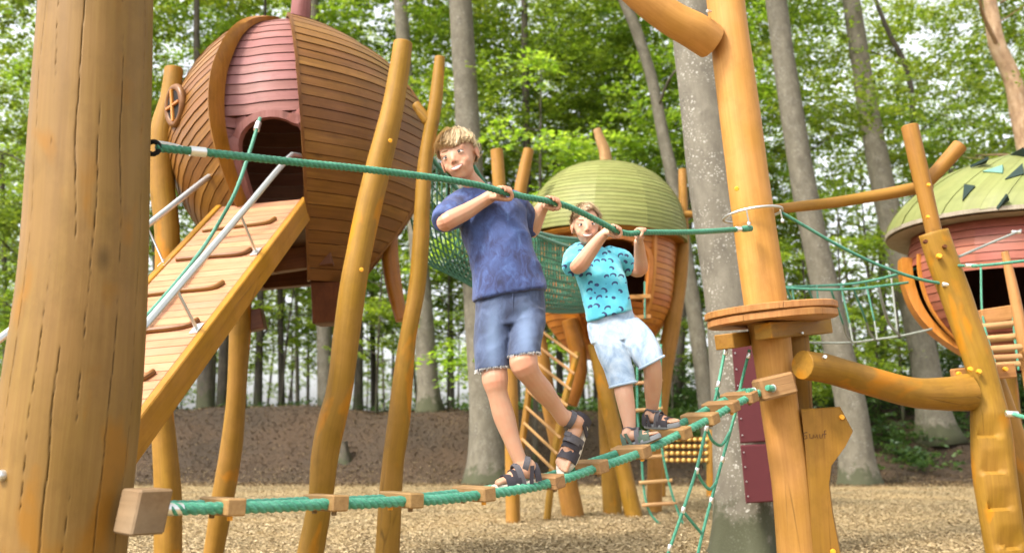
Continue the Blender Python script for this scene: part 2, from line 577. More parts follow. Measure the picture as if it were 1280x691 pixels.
M['leaf_light'] = leafmat('light beech leaves', (.085, .150, .016), (.13, .205, .026), (.19, .255, .04), .55)
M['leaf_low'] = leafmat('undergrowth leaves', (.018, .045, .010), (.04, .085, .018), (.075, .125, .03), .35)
M['litter'] = leafmat('brown leaf litter', (.035, .022, .012), (.075, .048, .025), (.19, .13, .07), .05)

def ground_mat(name, stops, sc, bumpd):
    m, nt, p = new_mat(name); k = NT(nt)
    co = k.n("TexCoord").outputs["Object"]
    v = k.voro(k.vmath('ADD', co, k.vmath('SCALE', co, (0, 0, 0))), sc)
    big = k.noise(co, .7, 5)
    f = k.n("SeparateColor"); k.put(f.inputs[0], v.outputs["Color"])
    c = k.ramp(f.outputs[0], stops)
    c = k.mix(k.ramp(big, [(.35, .0), (.62, .75)]), c, k.hsv(c, .51, .9, .55))
    c = k.mix(k.ramp(k.noise(co, .33, 4), [(.5, .0), (.68, .6)]), c, k.hsv(c, .5, .95, 1.55))
    k.put(p.inputs["Base Color"], c)
    p.inputs["Roughness"].default_value = .9
    k.put(p.inputs["Normal"], k.bump(k.math('ADD', f.outputs[1], k.noise(co, 60, 3)), .8, bumpd))
    return m
M['chips'] = ground_mat('wood chip bed', [(.0, (0.153, 0.099, 0.039)), (.5, (0.277, 0.190, 0.078)), (1.0, (0.398, 0.298, 0.142))], 34, .02)
M['earth'] = ground_mat('forest earth', [(.0, (0.029, 0.016, 0.007)), (.5, (0.044, 0.023, 0.009)), (1.0, (0.068, 0.038, 0.015))], 30, .015)

# ------------------------------------------------------------------ terrain
def smooth(a, b, x):
    t = min(1, max(0, (x - a) / (b - a)))
    return t * t * (3 - 2 * t)

def bank_z(x, y):
    foot = 20.6 + .5 * mnoise.noise((x * .25, 3.1, 0))
    steep = smooth(foot, foot + 3.6, y)
    gentle = smooth(foot, foot + 9.5, y) * 2.3
    w = smooth(1.0, 5.0, x)
    h = steep * 1.62 * (1 - w) + gentle * w
    h += (.20 * mnoise.noise((x * .45, y * .5, 1.7)) + .10 * mnoise.noise((x * 1.3, y * 1.3, 5)) + .05 * mnoise.noise((x * 3.1, y * 3.1, 8))) * smooth(foot - .3, foot + 1.5, y)
    if y > 60: h -= (y - 60) * .02
    return h - .06 * (1 - smooth(foot - .5, foot + .3, y))

def sheet(name, xs, ys, zf, mat):
    vs = [(x, y, zf(x, y)) for y in ys for x in xs]
    n = len(xs)
    fs = [(j * n + i, j * n + i + 1, (j + 1) * n + i + 1, (j + 1) * n + i) for j in range(len(ys) - 1) for i in range(n - 1)]
    mb = MB(); mb.add(vs, fs)
    o = mb.build(name, mat, None, True, 0)
    return tag(o, kind="structure")

def spaced(*segs):
    out = []
    for a, b, n in segs: out += list(np.linspace(a, b, n, endpoint=False))
    return out
sheet("ground", spaced((-120, -16, 14), (-16, 16, 130), (16, 121, 15)), spaced((-60, 5, 12), (5, 24, 100), (24, 26, 2)),
      lambda x, y: .02 * mnoise.noise((x * .9, y * .9, 0)) if y < 24 else -.3, M['chips'])
sheet("earth_bank", spaced((-300, -20, 20), (-20, 20, 130), (20, 301, 20)), spaced((19.6, 34, 90), (34, 70, 25), (70, 900, 30)), bank_z, M['earth'])

def scatter(name, n, region, size, mat, zf, seed, tilt=.5, asp=.4):
    """loose bits lying on the ground: thin bent quads, one mesh"""
    r = np.random.RandomState(seed)
    pos = region(r, n)
    n = len(pos)
    L = size * (.6 + .9 * r.rand(n)); W = L * asp * (.6 + .8 * r.rand(n))
    a = r.rand(n) * 6.283
    d = np.stack([np.cos(a), np.sin(a), (r.rand(n) - .5) * tilt], 1); d /= np.linalg.norm(d, axis=1)[:, None]
    s = np.stack([-np.sin(a), np.cos(a), (r.rand(n) - .5) * tilt], 1)
    up = np.cross(d, s)
    c = pos.copy(); c[:, 2] = [zf(x, y) for x, y in pos[:, :2]]; c[:, 2] += size * .3 + size * .3 * r.rand(n)
    q = np.stack([c - d * L[:, None] / 2, c + s * W[:, None] / 2 + up * .1 * L[:, None], c + d * L[:, None] / 2, c - s * W[:, None] / 2 + up * .1 * L[:, None]], 1).reshape(-1, 3)
    me = bpy.data.meshes.new(name)
    fast_mesh(me, q, n)
    me.materials.append(mat)
    return tag(link(bpy.data.objects.new(name, me)), kind="stuff")

def fast_mesh(me, verts, nq):
    me.vertices.add(len(verts)); me.vertices.foreach_set("co", np.asarray(verts, np.float32).ravel())
    me.loops.add(nq * 4); me.loops.foreach_set("vertex_index", np.arange(nq * 4, dtype=np.int32))
    me.polygons.add(nq); me.polygons.foreach_set("loop_start", np.arange(0, nq * 4, 4, dtype=np.int32))
    me.update(calc_edges=True)

def chip_mat():
    m, nt, p = new_mat("loose wood chips"); k = NT(nt)
    ri = k.n("NewGeometry").outputs["Random Per Island"]
    k.put(p.inputs["Base Color"], k.ramp(ri, [(.0, (.085, .054, .026)), (.3, (.26, .185, .093)), (.8, (.43, .325, .175)), (1.0, (.56, .45, .28))]))
    p.inputs["Roughness"].default_value = .8
    return m
M['chipbits'] = chip_mat()
def near_region(r, n):
    y = 7.5 + 14.2 * r.rand(n) ** 1.35
    x = (r.rand(n) * 2 - 1) * (y * .60 + .5)
    return np.stack([x, y, 0 * x], 1)
def bank_region(r, n):
    y = 19.4 + 6.8 * r.rand(n) ** .9
    x = (r.rand(n) * 2 - 1) * (y * .6)
    return np.stack([x, y, 0 * x], 1)
gz = lambda x, y: .02 * mnoise.noise((x * .9, y * .9, 0))
scatter("wood_chips", 190000, near_region, .034, M['chipbits'], lambda x, y: max(gz(x, y), bank_z(x, y) if y > 20.0 else -1), 1, .7, .38)
scatter("leaf_litter", 42000, bank_region, .048, M['litter'], lambda x, y: max(.01, bank_z(x, y)), 2, 1.0, .6)

# ------------------------------------------------------------------ leaves
def leaf_quads(base, d, nrm, L, W, fold=.18):
    s = np.cross(nrm, d); s /= np.linalg.norm(s, axis=1)[:, None] + 1e-9
    nrm = np.cross(d, s)
    L = L[:, None]; W = W[:, None]
    return np.stack([base, base + d * L * .45 + s * W / 2 + nrm * W * fold, base + d * L, base + d * L * .45 - s * W / 2 + nrm * W * fold], 1)

def spray_leaves(r, P, D, L, nl, leaf, flat=.5):
    """fans of leaves along branchlets: P origins, D directions (k,3), L lengths, nl leaves each"""
    k = len(P)
    t = r.rand(k, nl) ** .8
    side = np.cross(D, [0, 0, 1.0]); side /= np.linalg.norm(side, axis=1)[:, None] + 1e-9
    up = np.cross(side, D)
    lat = (r.rand(k, nl) * 2 - 1) * (.42 * (1.05 - t * .75)) * L[:, None]
    vert = r.randn(k, nl) * .05 * L[:, None] - .18 * t ** 2 * L[:, None]
    pos = P[:, None] + D[:, None] * (t * L[:, None])[..., None] + side[:, None] * lat[..., None] + up[:, None] * vert[..., None]
    pos = pos.reshape(-1, 3)
    n = len(pos)
    DD = np.repeat(D, nl, 0); SS = np.repeat(side, nl, 0); UU = np.repeat(up, nl, 0)
    sg = np.sign(lat.reshape(-1, 1))
    d = DD * (.5 + .5 * r.rand(n, 1)) + SS * sg * (.3 + .7 * r.rand(n, 1)) + r.randn(n, 3) * .22
    d /= np.linalg.norm(d, axis=1)[:, None]
    nr = UU + r.randn(n, 3) * flat
    nr -= d * (nr * d).sum(1)[:, None]; nr /= np.linalg.norm(nr, axis=1)[:, None] + 1e-9
    Ls = leaf * (.65 + .6 * r.rand(n)); Ws = Ls * (.55 + .15 * r.rand(n))
    return leaf_quads(pos, d, nr, Ls, Ws)

def crown_mesh(name, seed, n, nl, z0, z1, R, leaf, mat, lowfac=.5, L=(.5, 1.1), inner=.25):
    r = np.random.RandomState(seed)
    nc = max(10, n // 12)                       # foliage gathers in clumps at the limb ends, with open gaps between
    zc = z0 + (z1 - z0) * r.rand(nc) ** .9
    f = (zc - z0) / (z1 - z0)
    Rz = R * (lowfac + (1 - lowfac) * np.sin(np.clip(f * 1.15, 0, 1) * math.pi * .5)) * np.where(f > .75, 1 - (f - .75) * 2.2, 1)
    ac = r.rand(nc) * 6.283
    rc_ = Rz * (inner + (1 - inner) * r.rand(nc) ** .6)
    C = np.stack([np.cos(ac) * rc_, np.sin(ac) * rc_, zc], 1)
    ci = r.randint(0, nc, n)
    P = C[ci] + r.randn(n, 3) * np.array([.42, .42, .20]) * (R / 3.3)
    a2 = ac[ci] + r.randn(n) * 1.1
    D = np.stack([np.cos(a2), np.sin(a2), -.10 + .22 * r.randn(n)], 1); D /= np.linalg.norm(D, axis=1)[:, None]
    Ls = L[0] + (L[1] - L[0]) * r.rand(n)
    q = spray_leaves(r, P, D, Ls, nl, leaf).reshape(-1, 3)
    me = bpy.data.meshes.new(name)
    fast_mesh(me, q, len(q) // 4)
    me.materials.append(mat)
    return me
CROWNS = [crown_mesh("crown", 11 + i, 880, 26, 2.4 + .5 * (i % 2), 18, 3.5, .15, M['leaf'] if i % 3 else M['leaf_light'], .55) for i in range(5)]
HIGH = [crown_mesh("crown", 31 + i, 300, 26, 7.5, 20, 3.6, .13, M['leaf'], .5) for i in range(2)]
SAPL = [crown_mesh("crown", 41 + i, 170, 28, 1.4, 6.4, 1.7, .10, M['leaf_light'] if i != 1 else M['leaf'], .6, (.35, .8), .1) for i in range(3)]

TREE_N = [0]
def tree(pts, label, mat, Y, crown=None, ccol=None, group=None, name="beech_tree", top_z=16, limbs=5, rot=None, cscale=1.0, flare=True, base_z=None, crown_off=(0, 0, 0), n=14):
    """pts: (px, py, w) down the trunk as pictured at distance Y; carried on up to top_z and down to the soil"""
    TREE_N[0] += 1
    P = [at(px, py, Y) for px, py, w in pts]
    R = [sz(px, py, Y, w) / 2 for px, py, w in pts]
    b = P[-1]
    gzv = (bank_z(b.x, b.y) if b.y > 20.2 else 0) if base_z is None else base_z
    if b.z > gzv - .1:
        d = (P[-1] - P[-2]).normalized()
        if d.z < -.2:
            e = b + d * ((gzv - .15 - b.z) / d.z)
            P.append(e); R.append(R[-1] * (1.25 if flare else 1.03))
    base = V(P[-1]); base.z = gzv
    if P[0].z < top_z:
        d = (P[0] - P[min(2, len(P) - 1)]).normalized()
        e = P[0] + d * ((top_z - P[0].z) / max(d.z, .5))
        P.insert(0, P[0] + (e - P[0]) * .5); R.insert(0, R[0] * .75)
        P.insert(0, e); R.insert(0, R[1] * .35)
    P.reverse(); R.reverse()
    t = thing(name, label, "tree", base, group)
    mb = MB()
    rs = random.Random(TREE_N[0] * 13)
    bz = gzv
    def rf(th, s, u):
        z = s
        fl = math.exp(-max(0, z - .1) * 2.2) if flare else 0
        return 1 + fl * (.16 + .16 * math.sin(th * 5 + TREE_N[0]))
    mb.tube(P, R, n, max(14, len(P) * 7), True, .05, radfun=rf)
    mb.build("trunk", mat, t, True, 0)
    if limbs:
        top = P[-1]
        for i in range(limbs):
            lb = MB()
            u = .35 + .6 * i / limbs
            k = u * (len(P) - 1); a = int(k); q = P[a].lerp(P[min(a + 1, len(P) - 1)], k - a); r0 = R[a] * .32
            if q.z < gzv + 2.0: q = V((q.x, q.y, gzv + 2.2 + i * .5))
            an = rs.uniform(0, 6.28); ln = rs.uniform(1.6, 3.0)
            e1 = q + V((math.cos(an) * ln * .5, math.sin(an) * ln * .5, ln * .30)); e2 = q + V((math.cos(an + .3) * ln, math.sin(an + .3) * ln, ln * .45))
            lb.tube([q, e1, e2], [r0, r0 * .6, r0 * .2], 6, 8, False, .08)
            for q2 in range(3):
                m0 = q.lerp(e2, .3 + .2 * q2); a3 = an + rs.choice((-1, 1)) * rs.uniform(.5, 1.1)
                lb.tube([m0 - V((0, 0, .01)), m0 + V((math.cos(a3) * ln * .45, math.sin(a3) * ln * .45, rs.uniform(-.1, .3)))], [r0 * .3, r0 * .08], 4, 3, False)
            lb.build("limb", mat, t, True, 0)
    if crown is not None:
        c = link(bpy.data.objects.new("crown", crown))
        c.parent = t
        mid = P[min(len(P) - 1, len(P) // 2 + 1)]
        c.location = (crown_off[0] + (mid.x - base.x) * .4, crown_off[1], crown_off[2])
        c.rotation_euler = (0, 0, rs.uniform(0, 6.28) if rot is None else rot)
        c.scale = (cscale,) * 3
    return t

tree([(866, -5, 60), (878, 100, 62), (889, 200, 62), (903, 300, 64), (914, 380, 66), (926, 520, 72), (931, 640, 78), (933, 692, 88)], "thick pale spotted tree trunk behind the tall log post, carrying a dark red pad", M['beech'], 8.4, HIGH[0], limbs=0, base_z=0, n=28, crown_off=(0, 0, 1.0))
tree([(969, -5, 25), (985, 110, 28), (1008, 250, 31), (1040, 400, 35), (1062, 500, 38), (1072, 590, 46)], "slender grey leaning trunk just right of the tall log post", M['beech2'], 20.4, HIGH[1], limbs=0)
tree([(1063, -5, 21), (1084, 130, 25), (1110, 260, 30), (1145, 400, 33), (1157, 460, 35), (1168, 525, 44)], "grey leaning trunk with spreading roots, behind the rope bridge and thick log beam", M['beech2'], 24.5, HIGH[0], limbs=0)
tree([(575, -5, 28), (585, 160, 31), (598, 380, 37), (607, 520, 42), (609, 590, 50)], "straight pale trunk rising right behind the head of the taller boy", M['beech2'], 20.6, HIGH[1], limbs=0)
tree([(500, -5, 17), (507, 90, 18), (514, 200, 20), (528, 380, 25), (536, 500, 29)], "pale trunk on the bank crest right of the stubbed golden pole", M['beech2'], 24.8, HIGH[0], limbs=0)
tree([(392, -5, 12), (398, 200, 15), (405, 400, 19), (408, 508, 22)], "grey trunk on the bank just left of the bent golden front pole", M['beech2'], 26.0, HIGH[1], limbs=0)
tree([(776, -10, 13), (798, 45, 14), (816, 104, 14), (828, 165, 15), (842, 230, 17), (858, 330, 19), (872, 420, 20), (884, 510, 22)], "crooked forked trunk curving down behind the green acorn dome", M['beech2'], 22.5, CROWNS[0], limbs=3, crown_off=(1, 3, 6))
tree([(1092, -5, 5), (1111, 41, 6), (1132, 83, 7), (1140, 124, 7), (1142, 200, 8), (1150, 300, 9), (1165, 420, 10), (1172, 480, 12)], "thin wavy young tree against the white sky above the crossed poles", M['bark_dark'], 26, SAPL[1], limbs=3, top_z=12, flare=False, cscale=1.2, crown_off=(0, 0, 1.2))
tree([(1236, -5, 15), (1246, 56, 20), (1265, 98, 21), (1274, 143, 22), (1290, 220, 24), (1310, 350, 28), (1325, 480, 32)], "warm sunlit forked trunk high behind the pale green roof", M['bark_sun_painted'], 23, CROWNS[2], limbs=4, crown_off=(2.6, 1.5, 3.5))
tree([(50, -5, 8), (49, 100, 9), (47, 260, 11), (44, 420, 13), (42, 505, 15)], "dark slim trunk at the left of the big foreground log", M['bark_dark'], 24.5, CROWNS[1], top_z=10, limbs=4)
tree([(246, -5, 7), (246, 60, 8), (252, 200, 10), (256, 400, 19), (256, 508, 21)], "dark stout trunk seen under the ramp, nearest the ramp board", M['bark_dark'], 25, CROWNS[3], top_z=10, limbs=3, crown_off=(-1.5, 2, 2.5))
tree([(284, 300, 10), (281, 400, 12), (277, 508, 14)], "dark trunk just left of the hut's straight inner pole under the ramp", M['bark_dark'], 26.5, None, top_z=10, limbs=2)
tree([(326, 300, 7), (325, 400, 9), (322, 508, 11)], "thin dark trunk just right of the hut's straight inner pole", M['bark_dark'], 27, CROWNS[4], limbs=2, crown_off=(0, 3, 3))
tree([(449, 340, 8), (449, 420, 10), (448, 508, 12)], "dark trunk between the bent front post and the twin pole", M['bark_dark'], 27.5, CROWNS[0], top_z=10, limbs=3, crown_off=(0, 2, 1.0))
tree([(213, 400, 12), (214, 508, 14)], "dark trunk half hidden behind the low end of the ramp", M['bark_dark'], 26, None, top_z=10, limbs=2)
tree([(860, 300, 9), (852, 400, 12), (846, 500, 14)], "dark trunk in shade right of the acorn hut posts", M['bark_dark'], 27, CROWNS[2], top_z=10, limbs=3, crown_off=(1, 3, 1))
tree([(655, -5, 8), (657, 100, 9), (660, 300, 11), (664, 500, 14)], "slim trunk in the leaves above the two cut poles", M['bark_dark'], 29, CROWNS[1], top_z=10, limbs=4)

# saplings with bright leaves in the middle distance
def sapling(px, base_py, Y, k, sc, label):
    p = at(px, base_py, Y); p.z = bank_z(p.x, p.y) if p.y > 20.2 else 0
    t = thing("young_beech", label, "tree", p)
    mb = MB()
    lean = RND.uniform(-.3, .3)
    mb.tube([p - V((0, 0, .1)), p + V((lean * .4, 0, 2.2 * sc)), p + V((lean, .1, 4.4 * sc)), p + V((lean * 1.2, 0, 6.2 * sc))], [.045 * sc, .035 * sc, .022 * sc, .006], 7, 16, True, .06)
    for i in range(16):
        z = (1.5 + 4.2 * i / 16) * sc; a = i * 2.4; l = (1.5 - .05 * i) * sc
        q = p + V((lean * z / (5 * sc), 0, z))
        mb.tube([q, q + V((math.cos(a) * l * .5, math.sin(a) * l * .5, .2)), q + V((math.cos(a) * l, math.sin(a) * l, .15))], [.016, .01, .004], 4, 5, False)
    mb.build("trunk", M['bark_dark'], t, True, 0)
    c = link(bpy.data.objects.new("crown", SAPL[k])); c.parent = t; c.scale = (sc,) * 3; c.rotation_euler = (0, 0, px * .37)
sapling(668, 520, 21.5, 0, 1.5, "bright green young beech between the taller boy's head and the acorn dome")
sapling(1015, 520, 25.0, 0, 1.0, "young beech with light leaves behind the hanging rope bridge, nearest the round platform")
sapling(1055, 505, 23.5, 0, 1.05, "young beech with light leaves right behind the lower part of the slender leaning trunk")
sapling(1128, 505, 25.6, 0, 1.1, "young beech with light leaves left of the rooted leaning trunk")
sapling(1100, 500, 27.0, 2, 1.15, "young beech with light leaves between the two grey leaning trunks")
sapling(470, 515, 26, 2, .9, "young leafy beech on the bank between bent front post and twin pole")
sapling(560, 515, 25.5, 0, .85, "young leafy beech on the bank right of the mossy foot trunk")
sapling(350, 515, 27, 2, .9, "young leafy beech on the bank under the brown hut")
sapling(840, 500, 26, 1, 1.0, "young beech in shade behind the posts of the acorn hut")
sapling(1235, 500, 26, 1, 1.2, "dark young beech behind the red hut and the notched post")
sapling(20, 500, 23, 1, 1.1, "young beech at the far left behind the foreground log")

# the nearer wood: trees one can still tell apart
k = 0
WOOD = [(-60, 30, 0, "slim forest tree at the left edge, only its crown reaching into the picture"),
        (8, 33, 1, "slim forest tree at the far left beside the huge foreground log"),
        (196, 30, 4, "slim forest tree between the huge foreground log and the crooked hut pole"),
        (304, 34, 1, "slim forest tree under the brown hut beside the straight inner pole"),
        (352, 31, 2, "slim forest tree seen under the middle of the brown hut"),
        (372, 38, 3, "thin distant tree under the brown hut near its dark bracket"),
        (430, 33, 4, "slim forest tree right behind the bent golden front pole"),
        (467, 36, 0, "thin distant tree between the bent front pole and the twin pole"),
        (565, 34, 2, "slim forest tree left of the straight pale trunk behind the taller boy"),
        (635, 33, 3, "slim forest tree mostly hidden behind the taller boy's body"),
        (700, 31, 4, "slim forest tree above the left side of the green acorn dome"),
        (745, 36, 0, "thin distant tree behind the stalk of the green acorn dome"),
        (800, 31, 1, "slim forest tree above the right side of the green acorn dome"),
        (905, 33, 3, "slim forest tree mostly hidden by the thick spotted trunk"),
        (950, 36, 4, "thin distant tree partly hidden by the tall log post"),
        (1015, 31, 0, "slim forest tree behind the slender leaning trunk right of the tall post"),
        (1105, 33, 2, "slim forest tree above the slack hanging rope bridge"),
        (1195, 30, 3, "slim forest tree right behind the crossed pole ends"),
        (1262, 32, 0, "slim forest tree above the pale green roof of the red hut"),
        (1345, 31, 2, "slim forest tree at the right edge, only its crown reaching into the picture")]
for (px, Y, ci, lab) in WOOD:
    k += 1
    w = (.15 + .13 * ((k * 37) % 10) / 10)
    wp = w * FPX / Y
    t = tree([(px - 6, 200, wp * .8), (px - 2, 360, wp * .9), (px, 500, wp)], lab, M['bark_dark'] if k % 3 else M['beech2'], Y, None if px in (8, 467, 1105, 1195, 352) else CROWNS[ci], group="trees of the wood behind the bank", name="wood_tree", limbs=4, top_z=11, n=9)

# far wood reading as one mass: trunks and foliage joined
def far_wood():
    r = np.random.RandomState(5)
    mb = MB()
    Q = []
    for i in range(105):
        Y = 42 + 45 * r.rand(); x = (r.rand() * 2 - 1) * Y * .68
        z0 = bank_z(x, Y) - .3
        w = .07 + .08 * r.rand()
        mb.tube([(x, Y, z0), (x + r.randn() * .4, Y, z0 + 7), (x + r.randn() * .8, Y, z0 + 15)], [w, w * .7, w * .15], 6, None, False)
        n = 150
        zz = z0 + 2.5 + 22 * r.rand(n); az = r.rand(n) * 6.283; rho = .4 + 3.2 * r.rand(n)
        P = np.stack([x + np.cos(az) * rho, Y + np.sin(az) * rho, zz], 1)
        a2 = az + r.randn(n)
        D = np.stack([np.cos(a2), np.sin(a2), .15 * r.randn(n)], 1)
        Q.append(spray_leaves(r, P, D, .9 + .9 * r.rand(n), 22, .24, .7).reshape(-1, 3))
    o = mb.build("far_wood_trunks", M['bark_dark'], None, True, 0); tag(o, kind="stuff")
    q = np.concatenate(Q)
    me = bpy.data.meshes.new("far_wood_foliage"); fast_mesh(me, q, len(q) // 4); me.materials.append(M['leaf'])
    tag(link(bpy.data.objects.new("far_wood_foliage", me)), kind="stuff")
far_wood()

def undergrowth():
    r = np.random.RandomState(9)
    P, D, L = [], [], []
    def patch(x0, x1, y0, y1, n, h):
        for i in range(n):
            x, y = x0 + (x1 - x0) * r.rand(), y0 + (y1 - y0) * r.rand()
            if mnoise.noise((x * .5, y * .5, 9)) < -.12: continue
            for j in range(3):
                a = r.rand() * 6.283
                P.append((x + .2 * r.randn(), y + .2 * r.randn(), bank_z(x, y) + h * r.rand())); D.append((math.cos(a), math.sin(a), .25 + .2 * r.randn())); L.append(.25 + .35 * r.rand())
    patch(3.0, 6.2, 23.5, 28, 210, .55)
    patch(7.0, 17, 25.5, 32, 480, .7)
    patch(-1.5, 3, 23.8, 28, 130, .28)
    patch(-11, -1.5, 26, 29, 60, .18)
    patch(8, 13, 22.2, 26, 140, .35)
    patch(7.5, 16, 26, 30, 420, 1.5)
    patch(3.2, 7, 26, 30, 220, 1.4)
    patch(9.5, 14, 22.0, 25, 90, .35)
    q = spray_leaves(r, np.array(P), np.array(D), np.array(L), 14, .11, .6).reshape(-1, 3)
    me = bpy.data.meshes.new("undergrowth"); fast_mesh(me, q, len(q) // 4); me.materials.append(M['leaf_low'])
    tag(link(bpy.data.objects.new("undergrowth", me)), kind="stuff")
undergrowth()

# stump on the bank
p = at(432, 583, 21.9)
p.z = bank_z(p.x, p.y)
mb = MB()
mb.tube([p + V((0, 0, -.15)), p + V((-.05, .02, .15)), p + V((-.10, .02, .42))], [.17, .145, .13], 12, 8, True, .12)
tag(mb.build("tree_stump", M['bark_dark'], None, True, math.radians(40)), "small dark tree stump leaning on the bare earth bank", "stump")

# ------------------------------------------------------------------ logs, posts, poles
D2R = math.radians
def log(pts, Y, ground=False, z=0.0):
    """picture points (px, py, w[, Y]) -> points and radii; carried on to the ground if asked"""
    P, R = [], []
    for q in pts:
        yy = q[3] if len(q) > 3 else Y
        P.append(at(q[0], q[1], yy)); R.append(sz(q[0], q[1], yy, q[2]) / 2)
    if ground:
        d = (P[-1] - P[-2]).normalized()
        if d.z > -.6: d = V((d.x, d.y, -.8)).normalized()
        e = P[-1] + d * ((z - .25 - P[-1].z) / d.z)
        P.append(e); R.append(R[-1] * 1.02)
    return P, R

def bolt_on(parent, p, d, r=.016, mat=None, name="bolt"):
    """domed cap looking along d"""
    d = V(d).normalized(); mb = MB()
    mb.tube([V(p) - d * r * .8, V(p) + d * r * .35], [r, r * .95], 12, None, True, round_end=.45)
    return mb.build(name, mat or M['bolt'], parent)

def facing(p):  # unit vector from p to the eye
    return (EYE - V(p)).normalized()

def pole_thing(pts, Y, name, label, cat, mat, ground=True, wob=.04, n=16, steps=30, group=None, rend=.12, radfun=None, kids=(), z=0.0):
    P, R = log(pts, Y, ground, z)
    base = V(P[-1]); 
    if ground: base = V((base.x, base.y, 0))
    t = thing(name, label, cat, base, group)
    mb = MB(); mb.tube(P[::-1], R[::-1], n, steps, True, wob, rend, radfun)
    mb.build("shaft", mat, t)
    for (px, py, yy, r) in kids:
        p = at(px, py, yy)
        bolt_on(t, p, facing(p) * 1.0, r)
    return t

# --- big foreground log at the left
P, R = log([(122, -60, 131), (121, 0, 132), (113, 170, 142), (105, 345, 151), (92, 480, 162), (83, 560, 166), (70, 691, 166)], 2.9, True)
LP = thing("log_post", "huge pale cracked log post close to the camera at the left edge", "post", V((P[-1].x, P[-1].y, 0)))
CR = []
rc = random.Random(4)
for a0, w in ((-1.05, .003), (-.62, .0045), (-.18, .003), (.22, .006), (.52, .003), (.95, .0055), (1.35, .003), (2.3, .004), (3.6, .004)):
    s = rc.uniform(0, .2)
    while s < 2.9:
        ln = rc.uniform(.7, 1.9)
        CR.append((a0 + rc.uniform(-.05, .05), w * rc.uniform(.6, 1.2), s, s + ln, rc.uniform(0, 9)))
        s += ln + rc.uniform(.02, .3)
def crack_at(th, s):
    best = 0.0
    th = (th + math.pi) % (2 * math.pi) - math.pi
    for a, w, s0, s1, sd_ in CR:
        if s0 < s < s1:
            a2 = a + .11 * mnoise.noise((s * 1.7, sd_, 0)) + .03 * mnoise.noise((s * 7, sd_, 4)) + .012 * mnoise.noise((s * 30, sd_, 4))
            a2 = (a2 + math.pi) % (2 * math.pi) - math.pi
            d = abs(th - a2)
            d = min(d, 2 * math.pi - d) * .19
            ww = w * (.25 + .75 * min(1, min(s - s0, s1 - s) * 4)) * (.6 + .6 * abs(mnoise.noise((s * 14, sd_, 2))))
            best = max(best, max(0, 1 - d / (ww * .55)))
    return best
mb = MB()
mb.tube(P[::-1], R[::-1], 420, 240, True, .018, 0, radfun=lambda th, s, u: 1 - .03 * crack_at(th, s), tfun=lambda th, s, u: min(.75, crack_at(th, s) * .9))
mb.build("shaft", M['log_pale'], LP, True, math.radians(80))
for px, py, r in ((55, 154, .013),):
    p = at(px, py, 2.86); bolt_on(LP, p, (-.8, -.6, 0), r)
p = at(2, 594, 2.72); bolt_on(LP, p, (-.5, -.9, 0), .016, M['steel'])
p = at(270, 537, 2.75)
# short strut log behind the foreground log, cut by the frame
P2, R2 = log([(-60, 690, 190, 3.25), (-10, 560, 120, 3.2), (8, 505, 60, 3.2)], 3.2)
t = thing("strut_log", "pale log stub just showing behind the foot of the huge foreground log", "log", P2[0])
mb = MB(); mb.tube([P2[0] - V((.1, 0, .75)), P2[0], P2[1], P2[2]], [R2[0] * 1.05] + R2, 20, 20, True, .03, .1); mb.build("shaft", M['log_pale'], t)
# lower side branch stub seen at the lower left corner
P2, R2 = log([(-40, 650, 150, 2.7), (20, 655, 120, 2.7), (50, 660, 90, 2.72)], 2.7)

# --- twisted ropes
def twist_rope(P, r, pitch=.085, step=.006, n=15, depthf=.2):
    D = catmull([tuple(p) for p in P], max(8, int(sum((V(P[i + 1]) - V(P[i])).length for i in range(len(P) - 1)) / step)))
    mb = MB()
    f = lambda th, s, u: 1 - depthf + depthf * 1.3 * abs(math.cos(1.5 * (th - 2 * math.pi * s / pitch)))
    g = lambda th, s, u: max(0, 1 - 2.6 * abs(math.cos(1.5 * (th - 2 * math.pi * s / pitch))))
    mb.tube([V(q) for q in D], r, n, None, True, 0, .2, f, g)
    return mb

def plain_rope(P, r, steps=24, n=7):
    mb = MB(); mb.tube([V(p) for p in P], r, n, steps, True, .02); return mb

# hand rope: from the foreground log to the tall post
def YR(px): return 1 / (1 / 2.98 + (px - 190) / 740 * (1 / 5.0 - 1 / 2.98))
HANDPX = [(196, 185), (250, 190), (350, 201), (450, 211), (540, 222), (595, 231), (629, 240), (660, 247), (688, 252), (712, 259), (745, 275), (770, 288), (786, 292), (803, 290.5), (850, 290.5), (890, 289), (931, 286)]
HP = [at(x, y, YR(x)) for x, y in HANDPX]
hr = thing("hand_rope", "dark green twisted rope at head height that both boys hold", "rope", HP[0])
RH = .0130
twist_rope(HP, RH * 1.06, .06, .004, 20).build("rope", M['rope_dark'], hr, True, 0)
def along(px):
    for i in range(len(HANDPX) - 1):
        if HANDPX[i][0] <= px <= HANDPX[i + 1][0]:
            f = (px - HANDPX[i][0]) / (HANDPX[i + 1][0] - HANDPX[i][0])
            return HP[i].lerp(HP[i + 1], f), (HP[i + 1] - HP[i]).normalized()
a, d = along(247); mb = MB(); mb.tube([a - d * .026, a + d * .026], RH * 1.28, 14, None, True, 0, 0); mb.build("crimp_sleeve", M['alu'], hr)
a, d = along(226); mb = MB(); mb.tube([HP[0] + V((0, 0, .018)), HP[0] + d * .05 + V((0, 0, .014)), HP[0] + d * .10 + V((0, 0, .004))], .007, 8, 8, True, 0, .3); mb.build("steel_loop", M['steel'], hr)
c = HP[0] + V((-.012, 0, 0)); mb = MB()
mb.tube([c + V((math.cos(q) * .021, 0, math.sin(q) * .021)) for q in np.linspace(0, 6.283, 14, endpoint=False)], .0085, 8, None, False, closed=True); mb.build("thimble", M['black'], hr)
a, d = along(922); mb = MB(); mb.tube([a - d * .02, a + d * .02], RH * 1.2, 12, None, True); mb.build("crimp_sleeve", M['alu'], hr)
e = HP[-1]
